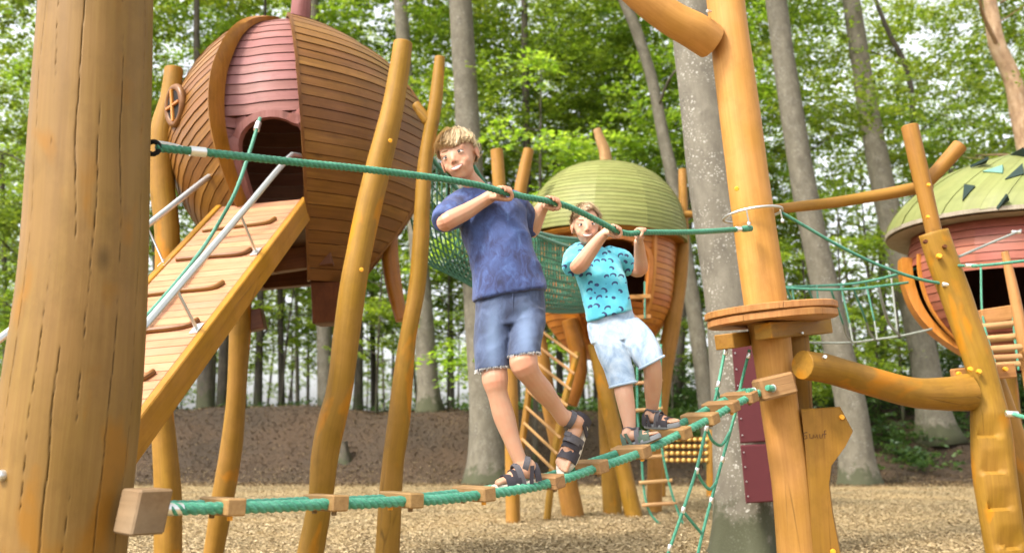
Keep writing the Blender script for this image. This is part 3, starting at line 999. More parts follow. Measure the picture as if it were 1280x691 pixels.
mb = MB(); mb.tube([e - d * .01, e + d * .05], RH * 1.35, 12, None, True, .05, .4); mb.build("end_knot", M['rope_dark'], hr)

# --- rope bridge
def YB(px): return 1 / (1 / 2.85 + (px - 200) / 755 * (1 / 5.02 - 1 / 2.85))
FOOTPX = [(212, 636), (283, 634.5), (350, 632.5), (410, 629.5), (450, 629), (505, 626), (550, 624), (595, 619), (640, 613), (690, 603), (742, 586), (800, 566), (848, 543), (888, 523), (918, 506), (938, 496), (956, 488)]
PB = [at(x, y, YB(x)) for x, y in FOOTPX]
BDIR = V((PB[-1].x - PB[0].x, PB[-1].y - PB[0].y, 0)).normalized()
BACK = V((-BDIR.y, BDIR.x, 0))            # horizontally away from the camera
SP_ = .12
rb = thing("rope_bridge", "low bridge of two teal ropes and wooden blocks that the boys stand on", "rope bridge", PB[0])
twist_rope(PB, .0185, .085, .0042, 24).build("rope", M['rope_teal'], rb, True, 0)
twist_rope([p + BACK * SP_ for p in PB], .0185, .085, .006, 18).build("rope", M['rope_teal'], rb, True, 0)
def bridge_at(px):
    for i in range(len(FOOTPX) - 1):
        if FOOTPX[i][0] <= px <= FOOTPX[i + 1][0]:
            f = (px - FOOTPX[i][0]) / (FOOTPX[i + 1][0] - FOOTPX[i][0])
            return PB[i].lerp(PB[i + 1], f), (PB[i + 1] - PB[i]).normalized()
for k, px in enumerate((288, 418, 513, 604, 692, 747, 801, 852, 887, 913, 936)):
    c, d = bridge_at(px)
    up = d.cross(BACK) * -1
    if up.z < 0: up = -up
    mb = MB()
    a_ = BACK.copy(); a_.z += RND.uniform(-.03, .03)
    mb.box(c + BACK * (SP_ / 2 - .004) + up * .002, a_ * (SP_ / 2 + .036), d * .032, up * .0265, .005, 0, .001)
    mb.build("plank", M['block'], rb, True, D2R(25))
    for s in (0, 1):
        q = c + BACK * SP_ * s - up * .0275
        mb = MB(); mb.tube([q + up * .006, q - up * .010], .009, 8, None, True); mb.build("nut", M['bolt'] if (k + s) % 3 == 0 else M['block_grey'], rb)
c, d = bridge_at(222); mb = MB(); mb.tube([c - d * .05, c + d * .012], .0185, 14, None, True, 0, .1); mb.build("ferrule", M['alu'], rb)
q = c + BACK * SP_; mb = MB(); mb.tube([q - d * .05, q + d * .012], .0185, 14, None, True, 0, .1); mb.build("ferrule", M['alu'], rb)
# end block on the foreground log
c = at(184, 638, 2.80); mb = MB()
mb.box(c - BDIR * .012, BDIR * .048, BACK * .066, V((.01, 0, .062)), .006, 1); mb.build("end_block", M['block_grey'], LP)

# --- tall post at the right with platform
YT = 5.2
P, R = log([(903, -60, 46), (907, 0, 47), (923, 130, 50), (940, 260, 51), (957, 380, 54), (967, 450, 48), (975, 510, 47), (988, 600, 47), (996, 691, 49), (1005, 790, 52)], YT, True)
TP = thing("log_post", "tall golden log post right of centre carrying a round platform and steel hoop", "post", V((P[-1].x, P[-1].y, 0)))
mb = MB(); mb.tube(P[::-1], R[::-1], 22, 60, True, .03, 0); mb.build("shaft", M['log_post'], TP)
P2, R2 = log([(985, 395, 46, 5.42), (990, 450, 46, 5.42), (994, 520, 44, 5.42), (1001, 600, 44, 5.42), (1012, 700, 44, 5.42)], 5.4, True)
mb = MB(); mb.tube(P2[::-1], R2[::-1], 18, 30, True, .03, .05); mb.build("back_post", M['log_gold'], TP)
# side limb at the top left
P2, R2 = log([(770, -36, 40, 5.0), (800, -8, 41, 5.02), (838, 22, 42, 5.06), (872, 41, 45, 5.1), (889, 53, 44, 5.14)], 5.1)
mb = MB(); mb.tube(P2, R2, 18, 24, True, .05, 0); mb.build("side_limb", M['log_post'], TP)
p = at(884, 14, 5.0); mb = MB(); mb.tube([p, p + V((.03, .05, .02))], .008, 8); mb.build("bolt", M['steel'], TP)
# platform: two boards thick, round, pierced by the post
pc = at(964, 394, 5.2); ux = V((.99, 0, .085)).normalized(); uy = V((.0, 1, .02)).normalized(); uz = ux.cross(uy)
RP = sz(964, 397, 5.2, 82)
def disc(mb, c, r0, th, seed, n=44):
    pr = []
    for k in range(n):
        a = 2 * math.pi * k / n
        q = r0 * (1 + .035 * mnoise.noise((math.cos(a) * 1.3, math.sin(a) * 1.3, seed)))
        pr.append((math.cos(a) * q, math.sin(a) * q))
    rr = []
    for f, h in ((.97, -th / 2), (1, -th * .36), (1, th * .36), (.97, th / 2)):
        rr.append([c + ux * x * f + uy * y * f + uz * h for x, y in pr])
    mb.rings(rr)
mb = MB(); disc(mb, pc + uz * .021, RP, .040, 2); mb.build("platform_board", M['plat'], TP)
mb = MB(); disc(mb, pc - uz * .022, RP * .975, .042, 3); mb.build("platform_board", M['plat'], TP)
for (x0, y0, x1, y1, w, h) in ((953, 414, 1030, 408, .10, .085), (905, 427, 950, 421, .10, .08)):
    a_ = at(x0, y0, 4.98); b_ = at(x1, y1, 5.5 if x0 > 920 else 5.55)
    mb = MB(); mb.beam(a_, b_, w, h, uz, .005); o = mb.build("bearer", M['log_gold'], TP)
for px in (992, 1003):
    p = at(px, 416, 5.16); bolt_on(TP, p, (.0, -1, 0), .008, M['steel'])
# bridge end block on the post
c = at(968, 483, 5.02); mb = MB(); mb.box(c, V((.092, .012, .022)), V((-.01, .06, 0)), V((-.012, 0, .056)), .012, 0); mb.build("end_block", M['block'], TP)
for px, py in ((965, 485), (941, 489)):
    p = at(px, py, 4.95); mb = MB(); mb.tube([p, p + V((-.03, -.03, .0))], [.017, .016], 10, None, True, 0, .4); mb.build("rope_end", M['rope_teal'], TP)
    mb = MB(); mb.tube([p + V((.006, .006, 0)), p + V((.002, .002, 0))], .021, 12); mb.build("washer", M['steel'], TP)
# steel hoop
hc = at(941, 271, 5.2); rr = sz(941, 268, 5.2, 36)
mb = MB(); mb.tube([hc + V((math.cos(q) * rr, math.sin(q) * rr * 1.0, .012 + math.cos(q) * .02 - math.sin(q) * .006)) for q in np.linspace(0, 6.283, 40, endpoint=False)], .0075, 8, None, False, closed=True); mb.build("steel_hoop", M['steel'], TP)
for px, py, ex, ey in ((933, 262, 936, 279), (975, 262, 978, 275)):
    a_ = at(px, py, 4.98); b_ = at(ex, ey, 5.0); mb = MB(); mb.tube([a_, b_], .004, 6); mb.tube([b_, b_ - V((0, 0, .012))], [.011, .008], 8, None, True, 0, .4); mb.build("shackle", M['steel'], TP)
p = at(921, 236, 5.0); bolt_on(TP, p, facing(p), .013)
# side board with scratched word
poly = [(1001, 511), (1050, 508), (1066, 538), (1057, 556), (1039, 580), (1036, 604), (1041, 645), (1050, 691), (1064, 792), (1022, 792), (1012, 650), (1006, 560)]
bd = thing("side_board", "shaped golden board with a scratched word beside the tall post's foot", "board", V((at(1040, 792, 5.1).x, 5.1, 0)))
mb = MB(); pp = [at(x, y, 5.12) for x, y in poly]
pp[8].z = -.1; pp[9].z = -.1
mb.prism(pp, V((.05, .14, .0)), .008)
mb.seed = 3.1
mb.g = [(g[0], g[1], g[2]) for g in mb.g]
mb.build("panel", M['log_gold'], bd, True, math.radians(30))
for px, py in ((1052, 521), (1041, 689)):
    p = at(px, py, 5.12); bolt_on(bd, p, (0, -1, 0), .015)
# the word, as thin scratches: E l m u t
SCR = [[(1009, 540), (1004.5, 541), (1005, 544), (1008, 544), (1009, 547), (1005, 548.5)], [(1012, 542), (1012.5, 547.5), (1015, 547)], [(1016, 548), (1017, 543), (1019, 547), (1021, 543), (1022.5, 548)],
       [(1024.5, 542.5), (1025, 547), (1027.5, 547), (1028, 542)], [(1031, 547.5), (1030.5, 538), (1032.5, 538)], [(1029, 542.5), (1033, 542)]]
mb = MB()
for s in SCR: mb.tube([at(x, y, 5.119) for x, y in s], .0022, 5, None, True)
mb.build("scratched_word", M['graph'], bd)

# --- thick horizontal log to the notched post
P, R = log([(1003, 456, 36, 4.98), (1030, 460, 36, 5.06), (1080, 474, 36, 5.2), (1140, 490, 37, 5.36), (1185, 492, 42, 5.46), (1208, 490, 47, 5.5)], 5.3)
lb = thing("bent_log", "thick bent log lying level between the tall post and the notched post", "log", P[0])
mb = MB(); mb.tube(P, R, 24, 36, True, .05, 0); mb.build("shaft", M['log_gold'], lb)
p = at(1031, 446, 4.93); bolt_on(lb, p, (0, -1, .2), .012, M['steel'])

# --- notched climbing post at the right
NOT = [520, 546, 591, 637, 685]
P, R = log([(1167, 291, 37), (1180, 330, 38), (1195, 370, 38), (1207, 405, 37), (1220, 440, 37), (1231, 480, 37), (1238, 530, 48), (1243, 590, 53), (1250, 640, 52), (1258, 691, 50), (1280, 790, 50)], 5.5, True)
NP = thing("notched_post", "half log climbing post with carved toe holds in front of the red hut", "post", V((P[-1].x, P[-1].y, 0)))
top = P[0]
def notch(th, s, u):
    return 1.0
mb = MB(); mb.tube(P[::-1], R[::-1], 28, 150, True, .025, 0, flat=((.1, 1, 0), .7))
# carve the toe holds: scoops that deepen down to a sharp ledge
V2 = []
for v_, g_ in zip(mb.v, mb.g):
    q = V(v_)
    if q.y < 5.52:
        dd = q - EYE
        dep = dd.y * CP + dd.z * SP; upc = -dd.y * SP + dd.z * CP
        py = CYP - upc / dep * FPX; px = CXP + dd.x / dep * FPX
        for i, yn in enumerate(NOT):
            if yn - 30 < py <= yn and i > 0:
                cx = 1238 + (yn - 546) * .10 + (0 if yn < 600 else (yn - 600) * .12)
                w = 1 - ((px - cx) / 17) ** 2
                if w > 0:
                    q.y += .036 * (1 - (yn - py) / 30) * min(1, w * 1.6)
    V2.append(tuple(q))
mb.v = V2
mb.build("shaft", M['log_gold'], NP, True, math.radians(50))
for px, py, r in ((1174, 320, .016), (1213, 461, .014), (1224, 464, .014)):
    p = at(px, py, 5.42); bolt_on(NP, p, (-.1, -1, 0), r)
for px, py in ((1157, 302), (1181, 308)):
    p = at(px, py, 5.42); bolt_on(NP, p, (-.1, -1, 0), .013, M['hut_dark'])
P2, R2 = log([(1137, 158, 21, 5.62), (1150, 215, 21, 5.62), (1160, 258, 20, 5.62), (1172, 310, 20, 5.62)], 5.6)
mb = MB(); mb.tube(P2[::-1], R2[::-1], 16, 16, True, .03, .12); mb.build("top_pole", M['log_warm'], NP)
for px, py in ((1161, 231), (1160, 271)):
    p = at(px, py, 5.53); bolt_on(NP, p, (-.1, -1, 0), .011)
P2, R2 = log([(1238, 470, 30, 5.8), (1258, 530, 34, 5.8), (1275, 590, 40, 5.8), (1290, 640, 42, 5.8), (1310, 720, 44, 5.8)], 5.8, True)
mb = MB(); mb.tube(P2[::-1], R2[::-1], 16, 30, True, .04, .1); mb.build("back_leg", M['log_gold'], NP)
a_ = at(1190, 470, 5.64); b_ = at(1268, 463, 5.66)
mb = MB(); mb.beam(a_, b_, .05, .085, (0, 0, 1), .008); mb.build("cross_board", M['plat'], NP)
for px, py in ((1199, 467), (1257, 461)):
    p = at(px, py, 5.60); bolt_on(NP, p, (0, -1, 0), .014)

# --- thin cross pole and stub
xp = pole_thing([(966, 262, 13, 5.45), (1050, 252, 14, 5.7), (1110, 242, 15, 5.74), (1162, 232, 16, 5.78)], 5.6, "cross_pole", "thin round pole running level from the tall post to the notched post's upper pole", "pole", M['log_warm'], False, .03, 12, 40)
P, R = log([(1158, 228, 17, 5.76), (1178, 207, 18, 5.74), (1200, 182, 19, 5.72)], 5.75)
mb = MB(); mb.tube(P, R, 12, 10, True, .03, .08); mb.build("slanting_stub", M['log_warm'], xp)

# --- red pad on the spotted trunk
pd = thing("crash_pad", "dark red padded board strip bolted on the thick spotted tree trunk", "pad", at(945, 632, 7.95))
for (ya, yb, xl0, xl1) in ((431, 554, 914, 925), (556, 629, 925, 932)):
    a_ = at(xl0, ya, 7.93); b_ = at(xl1, yb, 7.93); c_ = at(xl1 + 44, yb - 3, 7.98); d_ = at(xl0 + 40, ya - 2, 7.98)
    mb = MB(); mb.prism([a_, b_, c_, d_], V((.04, .10, 0)), .012); seg = mb.build("pad_segment", M['pad'], pd)
    for k in range(6 if yb < 555 else 4):
        f = (k + .5) / (6 if yb < 555 else 4)
        q = a_.lerp(b_, f) + V((.025, -.002, 0)); bolt_on(seg, q, (0, -1, 0), .006, M['steel'], "screw")

# --- rope net ladder hanging from the platform
def ropes_thing(name, label, cat, lines, Y, r, mat, part="rope", group=None, n=7):
    first = lines[0][0]
    t = thing(name, label, cat, at(first[0], first[1], first[2] if len(first) > 2 else Y), group)
    for L in lines:
        rr = r
        P = [at(q[0], q[1], q[2] if len(q) > 2 else Y) for q in L]
        mb = MB(); mb.tube(P, rr, n, max(8, len(P) * 5), True, .02)
        mb.build(part, mat, t, True, 0)
    return t
nl = ropes_thing("rope_ladder", "green rope ladder net hanging from the round platform in front of the spotted trunk", "rope ladder", [
    [(907, 434, 5.15), (898, 480, 5.1), (893, 503, 5.1), (883, 535, 5.08), (871, 585, 5.04), (854, 637, 5.0), (836, 689, 4.98), (806, 785, 4.95)],
    [(937, 437, 5.2), (927, 478, 5.25), (920, 512, 5.25), (903, 574, 5.2), (889, 625, 5.15), (878, 667, 5.1), (872, 695, 5.1), (858, 790, 5.05)],
    [(895, 485, 5.1), (901, 498, 5.13), (910, 500, 5.17), (921, 508, 5.25)],
    [(884, 537, 5.08), (891, 551, 5.1), (902, 556, 5.15), (912, 540, 5.2)],
    [(871, 589, 5.04), (878, 602, 5.07), (887, 611, 5.1), (896, 602, 5.17)],
    [(855, 640, 5.0), (865, 652, 5.03), (877, 666, 5.1)]], 5.1, .0085, M['rope_teal'])
for px, py, yy in ((898, 480, 5.1), (883, 535, 5.08), (871, 588, 5.04), (854, 637, 5.0), (922, 498, 5.25), (903, 574, 5.2), (889, 625, 5.15), (837, 684, 4.98), (907, 440, 5.13), (936, 444, 5.19)):
    p = at(px, py, yy); mb = MB(); mb.tube([p + V((.003, 0, .014)), p - V((.003, 0, .014))], .0115, 9, None, True, 0, .2); mb.build("crimp_sleeve", M['alu'], nl)

# --- loose ropes at the right
def slack(name, label, pts, r, mat, ends=()):
    t = ropes_thing(name, label, "rope", [pts], 5.5, r, mat)
    for q in ends:
        p = at(*q); mb = MB(); mb.tube([p - V((.03, 0, 0)), p + V((.03, 0, -.002))], r * 1.5, 9, None, True, 0, .2); mb.build("crimp_sleeve", M['alu'], t)
slack("guy_rope", "green rope sagging from the steel hoop to the notched post", [(977, 266, 5.2), (1008, 284, 5.25), (1050, 308, 5.3), (1100, 332, 5.38), (1150, 349, 5.45), (1189, 356, 5.5)], .0095, M['rope_far'], [(1185, 355.5, 5.46)])
slack("guy_rope", "level green rope in front of the red hut doorway", [(1198, 332, 5.45), (1225, 332, 5.3), (1290, 325, 5.0)], .0085, M['rope_far'], [(1214, 332, 5.36)])
slack("guy_rope", "thin grey rope slanting across the red boards under the roof", [(1198, 321, 5.55), (1240, 303, 6.3), (1276, 288, 7.0)], .0085, M['rope_pale'], [(1270, 290, 6.9)])
slack("guy_rope", "short pale rope loop at the far right below the rungs", [(1249, 513, 5.6), (1262, 516, 5.4), (1290, 524, 5.2)], .012, M['rope_teal'], [(1265, 517, 5.37)])

# --- hanging rope bridge to the red hut, far side
FB = 9.0
hb = thing("rope_bridge", "slack hanging rope bridge with slanting green hangers, leading to the red hut", "rope bridge", at(1020, 427, FB))
def hb_line(pts, r, mat, nm):
    mb = MB(); mb.tube([at(*q) for q in pts], r, 6, max(6, 4 * len(pts)), True, .02); mb.build(nm, mat, hb, True, 0)
hb_line([(975, 359, 9.4), (1030, 357, 9.3), (1070, 354, 9.2), (1110, 346, 9.1), (1150, 334, 9.0)], .013, M['rope_far'], "top_rope")
hb_line([(975, 360, 8.5), (1035, 362, 8.5), (1070, 361, 8.5), (1098, 358, 8.5), (1135, 353, 8.6)], .012, M['rope_far'], "top_rope")
hb_line([(970, 424, 9.0), (1020, 428, 9), (1065, 428, 9), (1095, 424, 9), (1125, 420, 8.9), (1165, 411, 8.9)], .011, M['rope_pale'], "foot_rope")
for a_, b_ in (((984, 361, 8.5), (996, 400, 8.7)), ((1011, 362, 8.5), (1022, 390, 8.7)), ((1039, 363, 8.5), (1054, 405, 8.7)), ((1067, 361, 8.5), (1083, 402, 8.7))):
    hb_line([a_, b_], .010, M['rope_far'], "hanger")
    if b_[0] > 1030: hb_line([b_, (b_[0] + 4, b_[1] + 14, 8.85), (b_[0] + 11, b_[1] + 22, 8.95)], .009, M['rope_pale'], "hanger_tail")
hb_line([(1098, 358, 8.5), (1104, 382, 8.6), (1112, 405, 8.8), (1125, 420, 8.9)], .012, M['rope_pale'], "hanger")
for a_, b_ in (((990, 358, 9.35), (995, 395, 9.2)), ((1021, 357, 9.3), (1024, 395, 9.2)), ((1051, 357, 9.25), (1062, 404, 9.1)), ((1082, 352, 9.2), (1093, 401, 9.1)), ((1114, 346, 9.1), (1122, 416, 8.95))):
    hb_line([a_, b_], .009, M['rope_far'] if a_[0] < 1110 else M['rope_pale'], "hanger")
    if 1030 < b_[0] < 1110: hb_line([b_, (b_[0] + 4, 427, 9.0)], .008, M['rope_pale'], "hanger_tail")

# ------------------------------------------------------------------ seed-shaped huts built of shells of planks
class Seed:
    """axis from foot to head, radius by height fraction; az 0 faces the camera, positive to the right"""
    def __init__(self, foot, head, prof):
        self.a, self.b = V(foot), V(head)
        self.prof = prof
        ax = (self.b - self.a).normalized()
        self.ex = (V((1, 0, 0)) - ax * ax.x).normalized()
        self.ey = ax.cross(self.ex)           # points away from the camera
        self.ax = ax
        self.facets = []
        self.turn = math.atan2(-(self.a.x), self.a.y)     # azimuths are counted from the sight line
    def r(self, t):
        p = self.prof
        if t <= p[0][0]: return p[0][1]
        for (t0, r0), (t1, r1) in zip(p, p[1:]):
            if t <= t1: 
                break
        i = p.index((t0, r0))
        pm = p[i - 1] if i > 0 else p[i]; pn = p[i + 2] if i + 2 < len(p) else p[i + 1]
        u = min(1, max(0, (t - t0) / (t1 - t0)))
        m1 = (r1 - pm[1]) / max(1e-6, t1 - pm[0]) * (t1 - t0); m2 = (pn[1] - r0) / max(1e-6, pn[0] - t0) * (t1 - t0)
        return max(.01, (2*u**3-3*u*u+1)*r0 + (u**3-2*u*u+u)*m1 + (-2*u**3+3*u*u)*r1 + (u**3-u*u)*m2)
    def p(self, az, t, off=0.0, k=1.0):
        r = self.r(t) * k + off
        for c, h, fl in self.facets:
            if abs(az - c) <= h + .02: r *= 1.075 * (1 - fl * (1 - math.cos(h) / math.cos(az - c)))
        az = az + self.turn
        return self.a + (self.b - self.a) * t + self.ex * (math.sin(az) * r) - self.ey * (math.cos(az) * r)
    def plank(self, az0, az1, t0, t1, off0, off1, th, seg=8, k=1.0, sl=0.0):
        mb = MB(); rows = []
        vs, gs, fs = [], [], []
        so = RND.uniform(0, 30)
        for i in range(seg + 1):
            az = az0 + (az1 - az0) * i / seg
            ds = sl * (az - az1)
            ta, tb = (max(t0 + ds, .165), max(t1 + ds, .167)) if sl else (t0, t1)
            quad = [self.p(az, ta, off0, k), self.p(az, tb, off1, k), self.p(az, tb, off1 - th, k), self.p(az, ta, off0 - th, k)]
            vs += quad
            al = az * self.r((t0 + t1) / 2)
            h = (t1 - t0) * (self.b - self.a).length
            gs += [(so, 0, al), (so, h, al), (so + th, h, al), (so + th, 0, al)]
        for i in range(seg):
            for q in range(4):
                q2 = (q + 1) % 4
                fs.append((i * 4 + q, (i + 1) * 4 + q, (i + 1) * 4 + q2, i * 4 + q2))
        fs.append((3, 2, 1, 0)); e = seg * 4; fs.append((e, e + 1, e + 2, e + 3))
        mb.add(vs, fs, gs)
        return mb
    def band(self, az, ts, off0, off1, w, k=1.0):
        """a rib that follows a meridian: depth off0..off1, width w along the surface"""
        R = []
        for t in ts:
            r = max(.05, self.r(t) * k)
            da = w / r
            R.append([self.p(az, t, off0, k), self.p(az + da, t, off0, k), self.p(az + da, t, off1, k), self.p(az, t, off1, k)])
        mb = MB(); mb.rings(R); 
        return mb

D2R = math.radians
# ---- the brown hut at the left
HY = 7.35
foot, head = at(386, 415, HY), at(357, 28, HY)
HL = (head - foot).length
def py_t(py): return (415 - py) / (415 - 28)
px_m = depth(366, 200, HY) / FPX
hut = Seed(foot, head, [(py_t(415), 20 * px_m), (py_t(385), 34 * px_m), (py_t(355), 60 * px_m), (py_t(300), 108 * px_m), (py_t(250), 140 * px_m), (py_t(200), 155 * px_m), (py_t(150), 149 * px_m), (py_t(110), 129 * px_m), (py_t(80), 106 * px_m), (py_t(55), 74 * px_m), (py_t(38), 38 * px_m), (py_t(28), 8 * px_m)])
HT = thing("seed_hut", "large brown seed-shaped plank hut with pink front boards and a porthole", "play hut", V((foot.x, foot.y, 0)))
def shell(az0, az1, t0, t1, rows, off, mat, name="shell", lap=.005, seg=9, k=1.0, skip=None, rim=None, slant=0.0, rmat='hut', rw=.018):
    """one shell of lapped planks, each plank an object; optional bent rims at its two edges"""
    ts = [t0 + (t1 - t0) * i / rows for i in range(rows + 1)]
    mb = hut_cur.band(az0 if rim is None else rim[0], [t0 + (t1 - t0) * i / 28 for i in range(29)], off + .010, off - .05, rw, k)
    sh = mb.build(name, M[rmat], hut_thing)
    for e in (rim[1:] if rim else (az1,)):
        m2 = hut_cur.band(e, [t0 + (t1 - t0) * i / 28 for i in range(29)], off + .010, off - .08, -rw, k)
        m2.build("rim", M[rmat], sh)
    for i in range(rows):
        g = .0022 / HL
        a0, a1 = az0 + RND.uniform(-.004, .004), az1
        pl = hut_cur.plank(a0, a1, ts[i] + g, ts[i + 1] - g, off + lap + RND.uniform(-.002, .002), off + RND.uniform(-.0015, .0015), (.018), seg, k, slant)
        pl.build("plank", mat, sh, True, D2R(30))
    return sh
hut_cur, hut_thing = hut, HT
hut.facets = [(D2R(45), D2R(43), .62), (D2R(-79.5), D2R(48.5), .34), (D2R(128), D2R(32), .62)]
def pf(py, k=.895): return py_t(545 - (545 - py) * k)     # the same picture height on the nearer front of the hut
shell(D2R(2), D2R(88), py_t(364), py_t(29), 28, .03, M['hut'], seg=12)
shell(D2R(-128), D2R(-31), py_t(352), py_t(33), 27, .025, M['hut'], rim=(D2R(-128), D2R(-31)), slant=.13)
shell(D2R(96), D2R(160), py_t(398), py_t(60), 25, .045, M['hut'])
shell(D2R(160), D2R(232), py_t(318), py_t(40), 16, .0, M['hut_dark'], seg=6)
# deep bent arch that edges the left shell and the opening
mb = hut.band(D2R(-31), [py_t(345) + (py_t(31) - py_t(345)) * i / 40 for i in range(41)], .045, -.035, .020)
mb.build("arch_rim", M['hut_rim'], HT)
# recessed front of pink boards with an arched doorway
fw = None
KF = .86
door_c, door_w = D2R(-12), D2R(16.0)
def door_half(t):
    top, spring = pf(156), pf(190)
    if t > top: return 0
    if t < spring: return door_w
    return door_w * math.sqrt(max(0, 1 - ((t - spring) / (top - spring)) ** 2))
mbf = MB()
front = None
ts = [pf(260) + (py_t(40) - pf(260)) * i / 20 for i in range(21)]
for i in range(20):
    t0, t1 = ts[i], ts[i + 1]
    pieces = []
    h = max(door_half(t0 - .006) * 1.04, 0)
    a0, a1 = D2R(-40), D2R(9)
    if h > .02: pieces = [(a0, door_c - h), (door_c + h, a1)]
    else: pieces = [(a0, a1)]
    for q0, q1 in pieces:
        if q1 - q0 < .02: continue
        mbp = hut.plank(q0, q1, t0 + .0012, t1 - .0012, .006, -.001, .02, 6, KF)
        if front is None:
            front = mbp.build("front_wall", M['pink'], HT, True, D2R(30))
        else:
            mbp.build("plank", M['pink'], front, True, D2R(30))
# arched door frame
pts = []
for f in np.linspace(0, 1, 30):
    if f < .25: t = pf(262) + (pf(190) - pf(262)) * f / .25; a = door_c - door_w
    elif f > .75: t = pf(262) + (pf(190) - pf(262)) * (1 - f) / .25; a = door_c + door_w
    else:
        q = (f - .25) / .5 * math.pi
        t = pf(190) + (pf(156) - pf(190)) * math.sin(q); a = door_c - door_w * math.cos(q)
    pts.append((a, t))
R = []
for a, t in pts:
    ca, ct = door_c, pf(210)
    ao = ca + (a - ca) * 1.20; to = ct + (t - ct) * 1.16 if t > ct else t
    R.append([hut.p(a, t, .035, KF), hut.p(ao, to, .035, KF), hut.p(ao, to, -.02, KF), hut.p(a, t, -.02, KF)])
mb = MB(); mb.rings(R); mb.build("door_frame", M['pink'], HT)
# inside: floor, back, so that the doorway is a real room, with extra shade put into its wood colour
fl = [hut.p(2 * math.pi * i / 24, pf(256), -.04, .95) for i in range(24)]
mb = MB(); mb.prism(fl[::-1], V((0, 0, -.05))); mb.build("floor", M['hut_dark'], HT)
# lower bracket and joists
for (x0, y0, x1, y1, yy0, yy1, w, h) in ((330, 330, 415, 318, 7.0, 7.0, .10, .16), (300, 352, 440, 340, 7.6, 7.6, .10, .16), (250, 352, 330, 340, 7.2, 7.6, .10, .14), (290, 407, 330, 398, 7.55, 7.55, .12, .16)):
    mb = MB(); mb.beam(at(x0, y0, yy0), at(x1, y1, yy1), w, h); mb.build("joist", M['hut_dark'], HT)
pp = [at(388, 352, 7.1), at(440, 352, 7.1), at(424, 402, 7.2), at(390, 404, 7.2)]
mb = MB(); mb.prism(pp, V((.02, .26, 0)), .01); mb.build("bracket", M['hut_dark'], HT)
# bent rib with a free tip behind the shells
P, R = log([(497, 215, 20, 7.6), (489, 260, 22, 7.6), (487, 310, 22, 7.6), (492, 355, 21, 7.55), (502, 400, 16, 7.5)], 7.6)
mb = MB(); mb.tube(P, R, 10, 20, True, .02, .1); mb.build("rib_tip", M['hut_rim'], HT)
# chimney log on top
P, R = log([(377, -30, 23, 7.3), (377, 0, 24, 7.3), (374, 40, 27, 7.35)], 7.3)
mb = MB(); mb.tube(P, R, 16, 8, True, .03); mb.build("top_post", M['pink'], HT)
# porthole on the left shell
az_p, t_p = D2R(-58), py_t(162)
o = hut.p(az_p, t_p, .045); oN = (hut.p(az_p, t_p, .2) - hut.p(az_p, t_p, 0)).normalized()
tu = (hut.p(az_p, t_p + .03) - hut.p(az_p, t_p - .03)).normalized(); tu = (tu - oN * tu.dot(oN)).normalized(); tr_ = tu.cross(oN)
mb = MB(); mb.tube([o + tr_ * math.cos(q) * .115 + tu * math.sin(q) * .135 for q in np.linspace(0, 6.283, 28, endpoint=False)], .028, 10, None, False, closed=True); ph = mb.build("porthole", M['hut'], HT)
mb = MB(); mb.rings([[o + tr_ * math.cos(q) * .112 + tu * math.sin(q) * .132 + oN * h for q in np.linspace(0, 6.283, 24, endpoint=False)] for h in (-.03, .016)]); mb.build("hole_shade_disc", M['black'], ph)  # solid black disc painting the unlit inside of the porthole
mb = MB(); mb.beam(o - tu * .12 + oN * .026, o + tu * .12 + oN * .026, .022, .022, oN); mb.build("bar", M['orange'], ph)
mb = MB(); mb.beam(o - tr_ * .10 + oN * .024, o + tr_ * .10 + oN * .024, .02, .022, oN); mb.build("bar", M['orange'], ph)

# hut poles
pole_thing([(217, 86, 22), (214, 125, 27), (204, 165, 32), (202, 225, 30), (209, 290, 30), (208, 380, 30), (201, 500, 29), (206, 560, 30), (210, 620, 33), (210, 700, 34)], 6.95, "support_pole", "crooked golden pole at the left flank of the brown hut", "pole", M['log_gold'], True, .04, 16, 50)
pole_thing([(301, 372, 27), (300, 415, 27), (298, 450, 25), (295, 500, 24), (289, 560, 27), (279, 620, 28), (267, 691, 25)], 7.5, "support_pole", "straight golden pole under the brown hut, just right of the ramp", "pole", M['log_gold'], True, .03, 16, 40)
pole_thing([(504, 54, 24), (492, 130, 27), (475, 200, 31), (461, 258, 32), (450, 310, 32), (441, 360, 33), (433, 420, 33), (424, 490, 33), (414, 530, 35), (406, 570, 34), (401, 620, 31), (388, 691, 33)], 6.2, "support_pole", "bent golden front pole leaning against the right shell of the brown hut", "pole", M['log_gold'], True, .035, 18, 60, kids=((488, 176, 6.08, .014), (452, 337, 6.08, .014)))
t = pole_thing([(550, 72, 13), (544, 130, 17), (532, 200, 18), (528, 255, 20), (526, 300, 21), (521, 360, 21), (510, 420, 21), (503, 480, 26), (498, 530, 28), (491, 580, 27), (487, 640, 30), (484, 691, 31)], 6.75, "support_pole", "golden pole with a short side stub, just left of the taller boy", "pole", M['log_gold'], True, .035, 16, 60)
P, R = log([(520, 131, 11, 6.75), (527, 141, 13, 6.75), (535, 152, 14, 6.75)], 6.75); mb = MB(); mb.tube(P, R, 10, 8, True, .05, .3); mb.build("stub", M['log_gold'], t)

